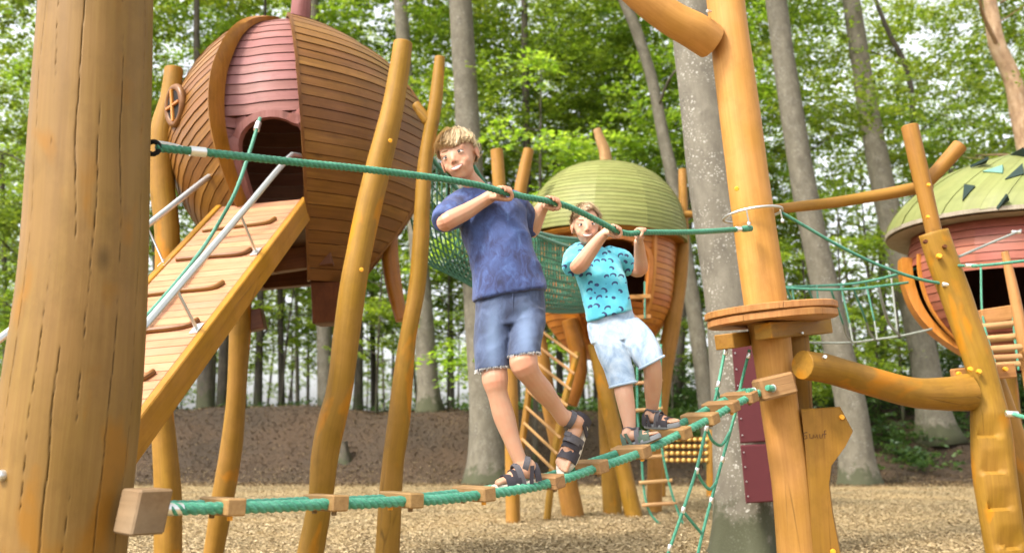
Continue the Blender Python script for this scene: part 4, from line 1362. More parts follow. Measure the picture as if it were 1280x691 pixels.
# ---- the ramp
R0, R1 = at(376, 249, 6.6), at(168, 519, 4.5)
L0 = at(277, 258, 6.6)
dr = (R1 - R0)
slope = dr.normalized()
full = R0.z / -dr.z
rampT = thing("ramp", "sloping plank ramp with curved cleats and grey handrails up to the brown hut doorway", "ramp", V(((R0 + dr * full).x, (R0 + dr * full).y, 0)))
wv = (L0 - R0); wdir = wv.normalized()
un = slope.cross(wdir).normalized()
if un.z < 0: un = -un
length = dr.length * full
nb = 54
for i in range(nb):
    a = R0 + slope * (length * (i + .5) / nb)
    if a.z < .03: break
    mb = MB(); mb.box(a + wv / 2 - un * .012, wv / 2 * .995, slope * (length / nb / 2 - .0026), un * .012, .003, 0, 0.0006); mb.build("ramp_board", M['ramp'], rampT, True, D2R(30))
for s, nm in ((0, "side_board"), (1, "side_board")):
    q = R0 + wv * s + wdir * (-.024 if s == 0 else .024) - un * .075
    mb = MB(); mb.beam(q - slope * .02, q + slope * (length - .1), .045, .165, un, .006); mb.build(nm, M['stringer'], rampT, True, D2R(30))
def ramp_pt(px, py):
    """where the line of sight meets the ramp's boards"""
    d = ray(px, py); t = (R0 - EYE).dot(un) / d.dot(un); return EYE + d * t
for (xa, ya, xb, yb) in ((254, 290, 341, 279), (221, 326, 310, 318), (176, 371, 275, 360), (120, 424, 243, 408), (60, 490, 187, 474)):
    A, B = ramp_pt(xa, ya), ramp_pt(xb, yb)
    d = (B - A).normalized()
    e = B - slope * .03 + d * .005 + slope * 0
    mb = MB(); mb.tube([A + un * .008, A.lerp(B, .5) + un * .010, A.lerp(B, .93) + un * .010, B + un * .012 - slope * .055], [.016, .016, .017, .016], 8, 18, True, .03, .2); mb.build("cleat", M['hut'], rampT)
# handrails
rail0 = at(366, 193, 6.45); 
off = rail0 - R0
hr_dir = slope
def rail(base_pts, nm):
    mb = MB(); mb.tube(base_pts, .020, 12, 40, True, 0, .2); return mb.build(nm, M['steel'], rampT)
A = R0 + V((-.05, 0, 0)) + un * .36 + slope * .10
ra = at(367, 191, 6.5)
rb_ = at(175, 414, 4.62)
rd = (rb_ - ra).normalized()
rail([ra + V((.05, .16, -.05)), ra + V((.02, .06, .0)), ra + rd * .06, ra + rd * 1.0, rb_, rb_ + rd * 1.6], "handrail")
lb0 = at(282, 206, 6.75); lb1 = at(186, 280, 5.9)
ld = (lb1 - lb0).normalized()
rail([lb0 + V((.08, .14, -.03)), lb0 + V((.03, .06, .01)), lb0 + ld * .07, lb1, lb1 + ld * 1.8, lb1 + ld * 3.4], "handrail")
for (xa, ya, xb, yb) in ((300, 268, 320, 315), (220, 361, 246, 411)):
    B = ramp_pt(xb, yb)
    q = ray(xa, ya)
    # nearest point of the rail line to the sight line
    w0 = EYE - ra; b = q.dot(rd); den = q.dot(q) - b * b
    tt = (q.dot(q) * rd.dot(w0) - b * q.dot(w0)) / den
    A = ra + rd * tt
    mb = MB(); mb.beam(A, B, .028, .008, (1, 0, 0), .002); mb.build("rail_bracket", M['steel'], rampT)
    mb = MB(); mb.box(B + un * .004, slope * .05, wdir * .022, un * .003, .002); mb.build("foot_plate", M['alu'], rampT)
B = ramp_pt(205, 329); A = at(186, 287, 5.9)
mb = MB(); mb.beam(A, B, .028, .008, (1, 0, 0), .002); mb.build("rail_bracket", M['steel'], rampT)
mb = MB(); mb.box(B + un * .004, slope * .05, wdir * .022, un * .003, .002); mb.build("foot_plate", M['alu'], rampT)
# climbing rope lying down the ramp
rp = [at(325, 148, 6.35), at(312, 190, 6.2), at(292, 245, 6.05)]
for q in ((268, 300), (248, 330), (215, 372), (180, 412), (120, 480), (60, 552)):
    rp.append(ramp_pt(*q) + un * .05)
cr = thing("climbing_rope", "thin green rope hanging from the top of the brown hut doorway down over the ramp", "rope", rp[-1])
mb = MB(); mb.tube(rp, .013, 8, 60, True, .02, .3); mb.build("rope", M['rope_far'], cr, True, 0)
a_, b_ = rp[0], rp[1]
mb = MB(); q = a_.lerp(b_, .25); dd = (b_ - a_).normalized(); mb.tube([q - dd * .035, q + dd * .035], .021, 10, None, True); mb.build("crimp_sleeve", M['alu'], cr)

# ------------------------------------------------------------------ the green-domed acorn hut
AY = 13.3
def m_at(py, w): return sz(762, py, AY, w)
afoot, ahead = at(752, 452, AY), at(760, 204, AY)
AT = thing("acorn_hut", "acorn hut with green dome, stalk and orange plank cup behind the smaller boy", "play hut", V((afoot.x, afoot.y, 0)))
def at_t(py): return (452 - py) / (452 - 204)
pm = depth(760, 300, AY) / FPX
dome = Seed(afoot, ahead, [(at_t(304), 101 * pm), (at_t(290), 101 * pm), (at_t(272), 97 * pm), (at_t(250), 88 * pm), (at_t(230), 72 * pm), (at_t(216), 52 * pm), (at_t(208), 28 * pm), (at_t(204), 4 * pm)])
NG = 10
for g in range(NG):
    a0, a1 = 2 * math.pi * g / NG + D2R(-8), 2 * math.pi * (g + 1) / NG + D2R(-8)
    rows = 20; gore = None
    mbg = MB()
    for i in range(rows):
        t0 = at_t(304) + (at_t(205) - at_t(304)) * i / rows; t1 = at_t(304) + (at_t(205) - at_t(304)) * (i + 1) / rows
        vs = []
        for f in (0, .33, .67, 1):      # flat facets between the ribs
            pa, pb = dome.p(a0, t0, .007), dome.p(a1, t0, .007); pc_, pd_ = dome.p(a0, t1, .0), dome.p(a1, t1, .0)
            bul = 1 + .05 * (1 - (2 * f - 1) ** 2)
            c0, c1 = dome.a + (dome.b - dome.a) * t0, dome.a + (dome.b - dome.a) * t1
            lo = c0 + (pa.lerp(pb, f) - c0) * bul; hi = c1 + (pc_.lerp(pd_, f) - c1) * bul
            vs.append((lo, hi, c1 + (hi - c1) * .96, c0 + (lo - c0) * .95))
        V_, F_, G_ = [], [], []
        so = RND.uniform(0, 9)
        for f, q in enumerate(vs):
            V_ += list(q); G_ += [(so, 0, f * .2), (so, .06, f * .2), (so + .02, .06, f * .2), (so + .02, 0, f * .2)]
        for f in range(3):
            for e in range(4):
                F_.append((f * 4 + e, (f + 1) * 4 + e, (f + 1) * 4 + (e + 1) % 4, f * 4 + (e + 1) % 4))
        F_ += [(3, 2, 1, 0), (12, 13, 14, 15)]
        m1 = MB(); m1.add(V_, F_, G_)
        if gore is None: gore = m1.build("dome_gore", M['dome'], AT, True, D2R(25))
        else: m1.build("board", M['dome'], gore, True, D2R(25))
mb = MB()
pr = []
for f, py in ((.80, 310), (.97, 309), (1.0, 305), (.92, 299), (.5, 299)):
    c = afoot.lerp(ahead, at_t(py)); pr.append([c + V((math.cos(q) * 100 * pm * f, math.sin(q) * 100 * pm * f, 0)) for q in np.linspace(0, 6.283, 40, endpoint=False)])
mb.rings(pr); mb.build("dome_rim", M['hut_rim'], AT, True, D2R(30))
P, R = log([(746, 162, 10, AY), (751, 176, 13, AY), (756, 190, 15, AY), (758, 208, 16, AY)], AY)
mb = MB(); mb.tube(P, R, 12, 14, True, .03, .15); mb.build("stalk", M['block'], AT)
cup = Seed(afoot, ahead, [(at_t(452), 12 * pm), (at_t(440), 40 * pm), (at_t(420), 60 * pm), (at_t(400), 74 * pm), (at_t(380), 82 * pm), (at_t(340), 86 * pm), (at_t(305), 86 * pm)])
wc, ww = D2R(10), D2R(25)
first = None
rows = 21
for i in range(rows):
    t0 = at_t(450) + (at_t(303) - at_t(450)) * i / rows; t1 = at_t(450) + (at_t(303) - at_t(450)) * (i + 1) / rows
    tm = (t0 + t1) / 2
    spans = [(D2R(-90), D2R(-25)), (D2R(-25), D2R(40)), (D2R(40), D2R(92))]
    h = 0
    if at_t(384) < tm < at_t(318):
        sp = at_t(340)
        h = ww if tm < sp else ww * math.sqrt(max(0, 1 - ((tm - sp) / (at_t(318) - sp)) ** 2))
    if h > .03: spans = [(D2R(-90), D2R(-25)), (D2R(-25), wc - h), (wc + h, D2R(92))]
    for q0, q1 in spans:
        if q1 - q0 < .03: continue
        m1 = cup.plank(q0, q1, t0 + .001, t1 - .001, .010, .003, .02, 5)
        if first is None: first = m1.build("cup_wall", M['acorn'], AT, True, D2R(30))
        else: m1.build("plank", M['acorn'], first, True, D2R(30))
mb = MB(); N_ = 24
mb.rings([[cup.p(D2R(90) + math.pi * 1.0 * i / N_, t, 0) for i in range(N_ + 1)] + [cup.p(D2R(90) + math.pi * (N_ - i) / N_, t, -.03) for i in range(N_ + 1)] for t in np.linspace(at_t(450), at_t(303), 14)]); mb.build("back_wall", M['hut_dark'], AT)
# window frame, sill and step
R = []
for f in np.linspace(0, 1, 26):
    if f < .3: t = at_t(384) + (at_t(340) - at_t(384)) * f / .3; a = wc - ww
    elif f > .7: t = at_t(384) + (at_t(340) - at_t(384)) * (1 - f) / .3; a = wc + ww
    else:
        q = (f - .3) / .4 * math.pi; t = at_t(340) + (at_t(318) - at_t(340)) * math.sin(q); a = wc - ww * math.cos(q)
    ao = wc + (a - wc) * 1.16; to = at_t(352) + (t - at_t(352)) * 1.13 if t > at_t(352) else t
    R.append([cup.p(a, t, .05), cup.p(ao, to, .05), cup.p(ao, to, -.02), cup.p(a, t, -.02)])
mb = MB(); mb.rings(R); mb.build("window_frame", M['orange'], AT)
for (xa, ya, xb, yb) in ((745, 374, 812, 371), (758, 400, 812, 396)):
    mb = MB(); mb.beam(at(xa, ya, 12.15), at(xb, yb, 12.2), .16, .05); mb.build("step_board", M['plat'], AT)
P = [at(806, 352, 12.15), at(806, 398, 12.1)]
mb = MB(); mb.tube(P, .012, 6); mb.build("step_rope", M['rope_far'], AT)
# vertical corner boards of the cup
for a in (-25, 40, 88):
    cup.band(D2R(a), [at_t(446) + (at_t(303) - at_t(446)) * i / 20 for i in range(21)], .035, -.02, .05).build("corner_board", M['orange'], AT)

gpo = "cut poles of the acorn hut"
PY_ = 12.9
pole_thing([(621, 188, 16), (628, 290, 17), (636, 420, 18), (640, 560, 18), (641, 632, 18)], 11.6, "acorn_pole", "straight cut pole rising behind the taller boy's neck", "pole", M['log_warm'], True, .03, 12, 24, gpo)
pole_thing([(661, 187, 13), (655, 215, 15), (649, 250, 16), (655, 330, 17), (673, 420, 18), (686, 500, 20), (702, 570, 24), (716, 642, 28)], 12.5, "acorn_pole", "slanting cut pole whose top shows above the taller boy's hands", "pole", M['log_warm'], True, .03, 12, 30, gpo)
pole_thing([(757, 440, 20), (758, 500, 22), (761, 560, 23), (766, 640, 24)], 12.9, "acorn_pole", "upright pole under the acorn hut left of the smaller boy's shin", "pole", M['log_gold'], True, .03, 14, 24, gpo)
pole_thing([(744, 430, 19), (757, 490, 20), (773, 560, 21), (792, 643, 22)], 12.5, "acorn_pole", "slanting pole under the acorn hut directly behind the smaller boy's ankle", "pole", M['log_gold'], True, .03, 14, 24, gpo)
pole_thing([(853, 212, 10), (854, 265, 12), (852, 330, 17), (841, 400, 21), (829, 470, 22), (820, 560, 20), (818, 642, 19)], 13.2, "acorn_pole", "tall slanting pole at the right flank of the acorn hut with a thin top", "pole", M['log_warm'], True, .03, 14, 30, gpo)
pole_thing([(712, 400, 20), (722, 440, 22), (722, 470, 22), (712, 505, 20)], 12.6, "acorn_brace", "curved brown brace under the left of the acorn cup", "brace", M['hut_rim'], False, .03, 12, 18)
P, R = log([(845, 268, 9, 13.0), (866, 268, 9, 13.0)], 13); 
mb = MB(); mb.tube(P, R, 10, 3, True, .02, .3); o = mb.build("cross_peg", M['log_warm'], None, True, D2R(40), V(P[0])); tag(o, "short peg crossing the thin pole beside the spotted trunk", "peg")

# ladder at the left of the acorn hut
ld = thing("pole_ladder", "wooden ladder with thin slanting rungs behind the taller boy's legs", "ladder", at(690, 592, 12.2))
for pts in ([(668, 415, 8, 12.2), (663, 470, 8, 12.2), (656, 530, 9, 12.2), (648, 580, 9, 12.2)], [(722, 440, 8, 12.0), (706, 500, 9, 12.0), (694, 560, 9, 12.0), (688, 612, 9, 12.0)]):
    P, R = log(pts, 12.1, True); mb = MB(); mb.tube(P, R, 8, 14, True, .03); mb.build("rail", M['log_gold'], ld)
for i in range(9):
    f = i / 8
    a_ = at(669 - 19 * f, 408 + 160 * f, 12.15); b_ = at(722 - 34 * f, 447 + 160 * f, 11.95)
    mb = MB(); mb.tube([a_, b_], .019, 7, 4, True, .05); mb.build("rung", M['rung'], ld)

# rope ladder below the acorn hut
rl = thing("rope_ladder", "rope ladder with wooden rungs hanging behind the smaller boy's feet", "rope ladder", at(826, 655, 11.5))
for pts in ([(797, 430, 11.5), (797, 520, 11.5), (802, 570, 11.5), (805, 612, 11.5), (812, 640, 11.5), (832, 662, 11.5)], [(826, 430, 11.4), (826, 545, 11.4), (832, 585, 11.4), (841, 620, 11.4), (850, 645, 11.4), (858, 662, 11.4)]):
    mb = MB(); mb.tube([at(*q) for q in pts], .015, 6, 20, True); mb.build("side_rope", M['rope_teal'], rl, True, 0)
for ya, xa, xb in ((446, 794, 828), (478, 794, 828), (512, 793, 828), (571, 800, 834), (602, 799, 840), (630, 803, 846)):
    mb = MB(); mb.tube([at(xa, ya + 1, 11.47), at(xb, ya - 2, 11.4)], .022, 8, 4, True, .04, .2); mb.build("rung", M['rung'], rl)

# bead panel at the back
bp = thing("bead_panel", "low brown climbing frame of bars with rows of pale yellow beads beside the spotted trunk", "climbing panel", at(850, 606, 16.5))
for x in (826, 889):
    P, R = log([(x, 538, 11, 16.5), (x, 600, 12, 16.5)], 16.5, True); mb = MB(); mb.tube(P, R, 10, 6, True, .04, .2); mb.build("post", M['log_gold'], bp)
for r_ in range(4):
    y = 549 + r_ * 8.6
    a_, b_ = at(826, y, 16.5), at(889, y, 16.5)
    mb = MB(); mb.beam(a_, b_, .05, .07); bar = mb.build("bar", M['hut_rim'], bp)
    for k in range(8):
        q = a_.lerp(b_, .1 + .8 * k / 7) + V((0, -.04, 0)); mb = MB(); mb.sph(q, .036, 8, 6); mb.build("bead", M['bead'], bar)

# ------------------------------------------------------------------ net bridge between the huts
nb_ = thing("net_bridge", "sagging dark green net tunnel slung between the brown hut and the acorn hut", "net", at(590, 375, 9))
NA = [(508, 150, 7.9, 335), (545, 205, 8.3, 352), (590, 255, 8.9, 374), (640, 280, 9.9, 388), (690, 295, 11.0, 391), (724, 299, 12.0, 388)]
S_ = catmull([tuple(at(x, y, Y)) + tuple(at(x + 4, yb, Y + .45)) for x, y, Y, yb in NA], 50)
prof = []
for row in S_:
    tpn, bot = V(row[:3]), V(row[3:])
    side = V((.45, .9, 0)) * 1.0
    ring = []
    for j in range(25):
        f = j / 24
        a = math.pi * f
        # U shape from the near top edge round the bottom to the far top edge
        w = (1 - math.cos(a)) / 2
        hgt = math.sin(a) ** .7
        p = tpn + side * w
        p.z = tpn.z + (bot.z - tpn.z) * hgt
        ring.append(p)
    prof.append(ring)
mb = MB()
for j in range(1, 24):
    mb.tube([prof[i][j] for i in range(len(prof))], .0085, 4, None, False)
for i in range(len(prof)):
    mb.tube(prof[i], .0085, 4, None, False)
o = mb.build("mesh_net", M['net'], nb_, True, 0); o["kind"] = "stuff"
for j in (0, 24):
    mb = MB(); mb.tube([prof[i][j] for i in range(len(prof))], .022, 8, None, True); mb.build("edge_rope", M['rope_far'], nb_, True, 0)
# the net wall rising at the acorn end
mb = MB()
for i in range(15):
    a_ = at(664 + i * 4.6, 298 + .2 * i, 12.1); b_ = at(668 + i * 4.4, 384, 12.1)
    mb.tube([a_, b_], .012, 5, None, False)
for j in range(12):
    mb.tube([at(664, 299 + j * 7.4, 12.09), at(730, 302 + j * 7.2, 12.09)], .011, 5, None, False)
o = mb.build("end_net", M['rope_far'], nb_, True, 0); o["kind"] = "stuff"
mb = MB(); mb.tube([at(660, 299, 12.05), at(732, 302, 12.05)], .03, 8, 6); mb.build("edge_rope", M['rope_far'], nb_, True, 0)

# ------------------------------------------------------------------ the red hut at the right
RY = 8.9
rfoot, rhead = at(1287, 470, RY), at(1278, 190, RY)
def rf_(py, k=.875): return rt(545 - (545 - py) * k)
RT = thing("acorn_hut", "red plank hut with pale green roof and dark shingle flaps", "play hut", V((rfoot.x, rfoot.y, 0)))
def rt(py): return (470 - py) / (470 - 190)
rm = depth(1275, 300, RY) / FPX
roof = Seed(rfoot, rhead, [(rt(300), 162 * rm), (rt(285), 158 * rm), (rt(265), 145 * rm), (rt(240), 118 * rm), (rt(220), 84 * rm), (rt(205), 44 * rm), (rt(196), 16 * rm), (rt(190), 2 * rm)])
NR = 46
tt_ = [rt(298) + (rt(192) - rt(298)) * i / 9 for i in range(10)]
roofo = None
for g in range(NR):
    a0, a1 = 2 * math.pi * g / NR, 2 * math.pi * (g + 1) / NR
    R = []
    tw = .42
    so = .004 * ((g * 7) % 3)
    for i, t in enumerate(tt_):
        q = tw * (i / 9) ** 1.2
        s = .004 / max(.08, roof.r(t))
        R.append([roof.p(a0 + q + s * .4, t, .012 + so), roof.p(a1 + q - s * .4, t, .012 + so), roof.p(a1 + q - s * .4, t, -.012), roof.p(a0 + q + s * .4, t, -.012)])
    m1 = MB(); m1.rings(R)
    m1.g = [(a[0] * 0 + (k % 4) * .05 + g, 0, (k // 4) * .12) for k, a in enumerate(m1.g)]
    if roofo is None: roofo = m1.build("roof", M['roof'], RT, True, D2R(30))
    else: m1.build("roof_board", M['roof'], roofo, True, D2R(30))
pr = []
for f, py in ((1.0, 301.5), (1.015, 301), (1.018, 296.5), (1.0, 296)):
    c = rfoot.lerp(rhead, rt(py)); pr.append([c + roof.ex * (math.cos(q) * 161 * rm * f) + roof.ey * (math.sin(q) * 161 * rm * f) for q in np.linspace(0, 6.283, 48, endpoint=False)])
pr.append(pr[0])
mb = MB(); mb.rings(pr, False); mb.build("roof_rim", M['rim_grey'], RT, True, D2R(30))
mb = MB(); pr = []
for f, py in ((.80, 302), (1.0, 303)):
    c = rfoot.lerp(rhead, rt(py)); pr.append([c + roof.ex * (math.cos(q) * 161 * rm * f) + roof.ey * (math.sin(q) * 161 * rm * f) for q in np.linspace(0, 6.283, 48, endpoint=False)])
mb.rings(pr, False); mb.build("soffit", M['rim_grey'], RT)
# shingle flaps standing off the roof
def flap(pts, mat):
    """three picture corners, put on the roof; the free corner stands off"""
    P3 = []
    for x, y, h in pts:
        d = ray(x, y)
        # march to the roof surface
        best = None
        for s in np.linspace(7.0, 9.6, 500):
            p = EYE + d * s
            q = p - roof.a; t = q.dot(roof.ax) / (roof.b - roof.a).length
            rad = (q - roof.ax * q.dot(roof.ax)).length
            if rt(300) < t < 1 and rad < roof.r(t) + .02: best = p; break
        if best is None: best = EYE + d * 8.6
        P3.append(best - d.normalized() * h)
    n = (P3[1] - P3[0]).cross(P3[2] - P3[0]).normalized()
    if n.dot(EYE - P3[0]) > 0: n = -n
    mb = MB(); mb.prism(P3, n * .025); mb.build("shingle_flap", mat, RT, True, D2R(20))
flap([(1205, 230, .10), (1219, 232, .02), (1203, 250, .02)], M['shingle'])
flap([(1253, 206, .10), (1228, 214, .02), (1253, 216, .02)], M['shingle_teal'])
flap([(1278, 204, .12), (1256, 224, .02), (1280, 217, .02)], M['shingle'])
flap([(1260, 244, .10), (1247, 262, .02), (1262, 250, .02)], M['shingle'])
flap([(1236, 199, .10), (1213, 210, .02), (1232, 205, .02)], M['shingle'])
flap([(1276, 186, .08), (1262, 194, .02), (1282, 196, .02)], M['shingle'])
# body of red boards with a dark doorway and a side gap
body = Seed(rfoot, rhead, [(rt(470), 20 * rm), (rt(450), 62 * rm), (rt(425), 98 * rm), (rt(395), 122 * rm), (rt(360), 134 * rm), (rt(330), 136 * rm), (rt(290), 130 * rm)])
rows = 19; first = None
for i in range(rows):
    t0 = rt(466) + (rt(284) - rt(466)) * i / rows; t1 = rt(466) + (rt(284) - rt(466)) * (i + 1) / rows
    tm = (t0 + t1) / 2
    spans = [(-58, -22), (-22, 22), (22, 90)]
    if tm > rt(345): spans = [(-95, -58)] + spans
    if rf_(394) < tm < rf_(334): spans = [(-58, -30), (2, 30), (30, 90)]
    for q0, q1 in spans:
        m1 = body.plank(D2R(q0), D2R(q1), t0 + .0012, t1 - .0012, .008, .002, .02, 5)
        if first is None: first = m1.build("wall", M['red'], RT, True, D2R(30))
        else: m1.build("plank", M['red'], first, True, D2R(30))
shell_ts = [rt(452) + (rt(330) - rt(452)) * i / 20 for i in range(21)]
body.band(D2R(-76), shell_ts, .10, .0, .16).build("bent_edge", M['orange'], RT)
body.band(D2R(-58), shell_ts, .03, -.08, .03).build("bent_edge", M['orange'], RT)
mb = MB(); N_ = 30
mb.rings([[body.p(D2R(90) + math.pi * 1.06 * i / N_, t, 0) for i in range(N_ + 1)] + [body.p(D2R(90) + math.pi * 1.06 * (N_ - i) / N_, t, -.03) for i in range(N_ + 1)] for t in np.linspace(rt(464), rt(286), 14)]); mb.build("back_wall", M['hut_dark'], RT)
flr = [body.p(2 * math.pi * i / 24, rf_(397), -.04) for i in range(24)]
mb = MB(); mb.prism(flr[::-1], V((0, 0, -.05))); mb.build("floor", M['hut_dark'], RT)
P, R = log([(1255, 455, 26, RY), (1262, 520, 26, RY), (1270, 600, 28, RY)], RY, True); mb = MB(); mb.tube(P[::-1], R[::-1], 12, 12, True, .03); mb.build("leg", M['log_gold'], RT)
# rung steps
st = thing("rung_steps", "short stair of round rungs below the red hut's dark doorway", "steps", at(1255, 466, 6.8))
for (xa, ya, xb, yb, h, r_) in ((1224, 397, 1270, 390, .075, 0), (1226, 409, 1274, 404, 0, .026), (1232, 424, 1278, 420, 0, .026), (1236, 437, 1276, 434, 0, .026), (1240, 448, 1276, 446, 0, .024), (1244, 457, 1274, 455, 0, .022)):
    a_, b_ = at(xa, ya, 7.2 - (ya - 390) * .012), at(xb, yb, 7.2 - (ya - 390) * .012)
    mb = MB()
    if h: mb.beam(a_, b_, .10, .11, (0, 0, 1), .006); mb.build("step_board", M['plat'], st)
    else: mb.tube([a_, b_], r_, 10, 4, True, .03); mb.build("rung", M['rung'], st)
for x0, x1 in ((1266, 1273), (1228, 1246)):
    mb = MB(); mb.tube([at(x0 - 2, 330, 7.3), at(x0, 392, 7.1), at(x1, 462, 6.35)], .008, 6, 14); mb.build("side_rope", M['rope_dark'], st, True, 0)
pole_thing([(1256, 315, 9), (1264, 350, 12), (1274, 400, 14), (1286, 470, 15), (1300, 560, 16)], 6.7, "hand_pole", "thin weathered pole slanting in front of the red hut's doorway", "pole", M['plat'], True, .03, 10, 24)

# ------------------------------------------------------------------ the two boys
def skin_mat(name, c):
    m, nt, p = new_mat(name); k = NT(nt)
    gc = k.attr("gc")
    n = k.noise(gc, 22, 4)
    col = k.mix(k.ramp(n, [(.35, 0.0), (.7, .6)]), (*c, 1), tuple(a * b for a, b in zip(c, (1.02, .80, .76))))
    col = k.mix(k.math('MULTIPLY', k.attr("tint", "Fac"), .55), col, tuple(a * b for a, b in zip(c, (1.0, .60, .52))))
    k.put(p.inputs["Base Color"], col)
    p.inputs["Roughness"].default_value = .5
    p.inputs["Subsurface Weight"].default_value = .12
    p.inputs["Subsurface Radius"].default_value = (.012, .005, .003)
    p.inputs["Specular IOR Level"].default_value = .4
    k.put(p.inputs["Normal"], k.bump(k.noise(gc, 300, 3), .12, .001))
    return m
M['skin'] = skin_mat('boy skin', (0.439, 0.254, 0.160))
M['skin2'] = skin_mat('smaller boy skin', (0.458, 0.272, 0.178))

def cloth_mat(name, fn):
    m, nt, p = new_mat(name); k = NT(nt)
    gc = k.attr("gc")
    k.put(p.inputs["Base Color"], fn(k, gc))
    p.inputs["Roughness"].default_value = .85
    p.inputs["Sheen Weight"].default_value = .12
    w = k.noise(gc, 900, 2)
    k.put(p.inputs["Normal"], k.bump(k.math('ADD', w, k.math('MULTIPLY', k.noise(k.scale(gc, (1, 1, .5)), 30, 3), .8)), .35, .002))
    return m
def blue_tee(k, gc):
    a = k.noise(k.scale(gc, (1.4, 1.4, .8)), 16, 6, .68, 1.2)
    b = k.noise(gc, 6, 3)
    c = k.ramp(a, [(.34, (0.012, 0.014, 0.047)), (.47, (0.022, 0.030, 0.098)), (.58, (0.036, 0.060, 0.174)), (.74, (0.078, 0.134, 0.290))])
    return k.mix(k.ramp(b, [(.4, 0.0), (.65, .65)]), c, (0.039, 0.074, 0.210))
M['tee_blue'] = cloth_mat('blue mottled tee', blue_tee)
def denim(k, gc):
    a = k.noise(k.scale(gc, (1, 1, .6)), 18, 6, .65, .5)
    c = k.ramp(a, [(.3, (0.012, 0.017, 0.042)), (.5, (0.027, 0.041, 0.090)), (.72, (0.065, 0.094, 0.175))])
    return k.mix(k.math('MULTIPLY', k.attr("tint", "Fac"), .75), c, (0.125, 0.180, 0.29))
M['denim'] = cloth_mat('dark faded denim', denim)
def pale_denim(k, gc):
    a = k.noise(k.scale(gc, (1, 1, .7)), 14, 6, .65, .8)
    return k.ramp(a, [(.3, (0.13, 0.20, 0.30)), (.46, (0.25, 0.335, 0.44)), (.68, (0.40, 0.47, 0.54))])
M['pale_denim'] = cloth_mat('bleached denim', pale_denim)
def motif_tee(k, gc):
    """turquoise cloth printed with small dark whales"""
    a = k.noise(gc, 9, 4)
    base = k.ramp(a, [(.35, (.045, .30, .42)), (.55, (.075, .40, .50)), (.72, (.20, .54, .60))])
    sc = k.scale(gc, (1, 0, 1))
    v = k.voro(sc, 25.0, 'F1', .55)
    loc = k.vmath('SUBTRACT', k.vmath('SCALE', sc, (0, 0, 0)), v.outputs["Position"])
    # scale of vmath SCALE node: set by hand
    for nd in k.nt.nodes:
        if nd.type == 'VECT_MATH' and nd.operation == 'SCALE': nd.inputs[3].default_value = 1.0
    rot = k.n("VectorRotate", rotation_type='Y_AXIS')
    sepc = k.n("SeparateColor"); k.put(sepc.inputs[0], v.outputs["Color"])
    k.put(rot.inputs["Vector"], loc); k.put(rot.inputs["Angle"], k.math('MULTIPLY_ADD', sepc.outputs[0], 1.6, -.8))
    l = k.vmath('LENGTH', k.vmath('MULTIPLY', rot.outputs[0], (1.0, 1, 1.35)), out=1)
    l2 = k.vmath('LENGTH', k.vmath('ADD', k.vmath('MULTIPLY', rot.outputs[0], (1.0, 1, 1.2)), (.003, 0, .0085)), out=1)
    tail = k.vmath('LENGTH', k.vmath('ADD', k.vmath('MULTIPLY', rot.outputs[0], (1.0, 1, 1.0)), (-.014, 0, -.002)), out=1)
    body = k.math('MULTIPLY', k.math('LESS_THAN', l, .0165), k.math('GREATER_THAN', l2, .0120))
    mk = k.math('MAXIMUM', body, k.math('LESS_THAN', tail, .0035))
    return k.mix(mk, base, (.012, .035, .11))
M['tee_whale'] = cloth_mat('turquoise whale tee', motif_tee)
M['tee_in'] = plain('shirt inside', (.02, .025, .07), .9)
M['hair'] = None
def hair_mat(name, c1, c2, c3):
    m, nt, p = new_mat(name); k = NT(nt)
    ri = k.n("NewGeometry").outputs["Random Per Island"]
    k.put(p.inputs["Base Color"], k.ramp(ri, [(.0, c1), (.5, c2), (1.0, c3)]))
    p.inputs["Roughness"].default_value = .42
    return m
M['hair'] = hair_mat('blond hair', (.38, .26, .125), (.52, .38, .21), (.63, .49, .30))
M['hair2'] = hair_mat('fair brown hair', (.20, .12, .06), (.34, .225, .12), (.48, .34, .21))
M['eye'] = plain('eye white', (.72, .70, .67), .25)
M['iris'] = plain('iris', (.035, .028, .022), .15)
M['lip'] = plain('lips', (.36, .15, .115), .45)
M['teeth'] = plain('teeth', (.75, .71, .64), .3)
M['brow'] = plain('eyebrow', (.27, .16, .08), .8)
M['lash'] = plain('lash', (.10, .055, .035), .8)
M['sole'] = plain('pale sole', (.50, .45, .37), .7, 0, 60, .06)
M['sole_dark'] = plain('grey sole', (.16, .17, .18), .7, 0, 60, .06)
M['sandal'] = plain('dark sandal strap', (.022, .018, .024), .7, 0, 90, .16)
M['sandal_grey'] = plain('grey sandal strap', (.075, .07, .078), .7, 0, 120, .2)
M['sandal_green'] = plain('patterned green sandal strap', (.045, .075, .05), .7, 0, 110, .24)
M['fray'] = plain('frayed thread', (.62, .62, .62), .9)

def remesh(mb, voxel, smooth, name, origin):
    me = bpy.data.meshes.new("tmp"); me.from_pydata(mb.v, [], mb.f)
    o = link(bpy.data.objects.new("tmp", me))
    m = o.modifiers.new("r", 'REMESH'); m.mode = 'VOXEL'; m.voxel_size = voxel; m.use_smooth_shade = True
    s = o.modifiers.new("s", 'SMOOTH'); s.factor = .5; s.iterations = smooth
    dg = bpy.context.evaluated_depsgraph_get(); dg.update()
    out = bpy.data.meshes.new_from_object(o.evaluated_get(dg))
    bpy.data.objects.remove(o); bpy.data.meshes.remove(me)
    out.name = name
    return out

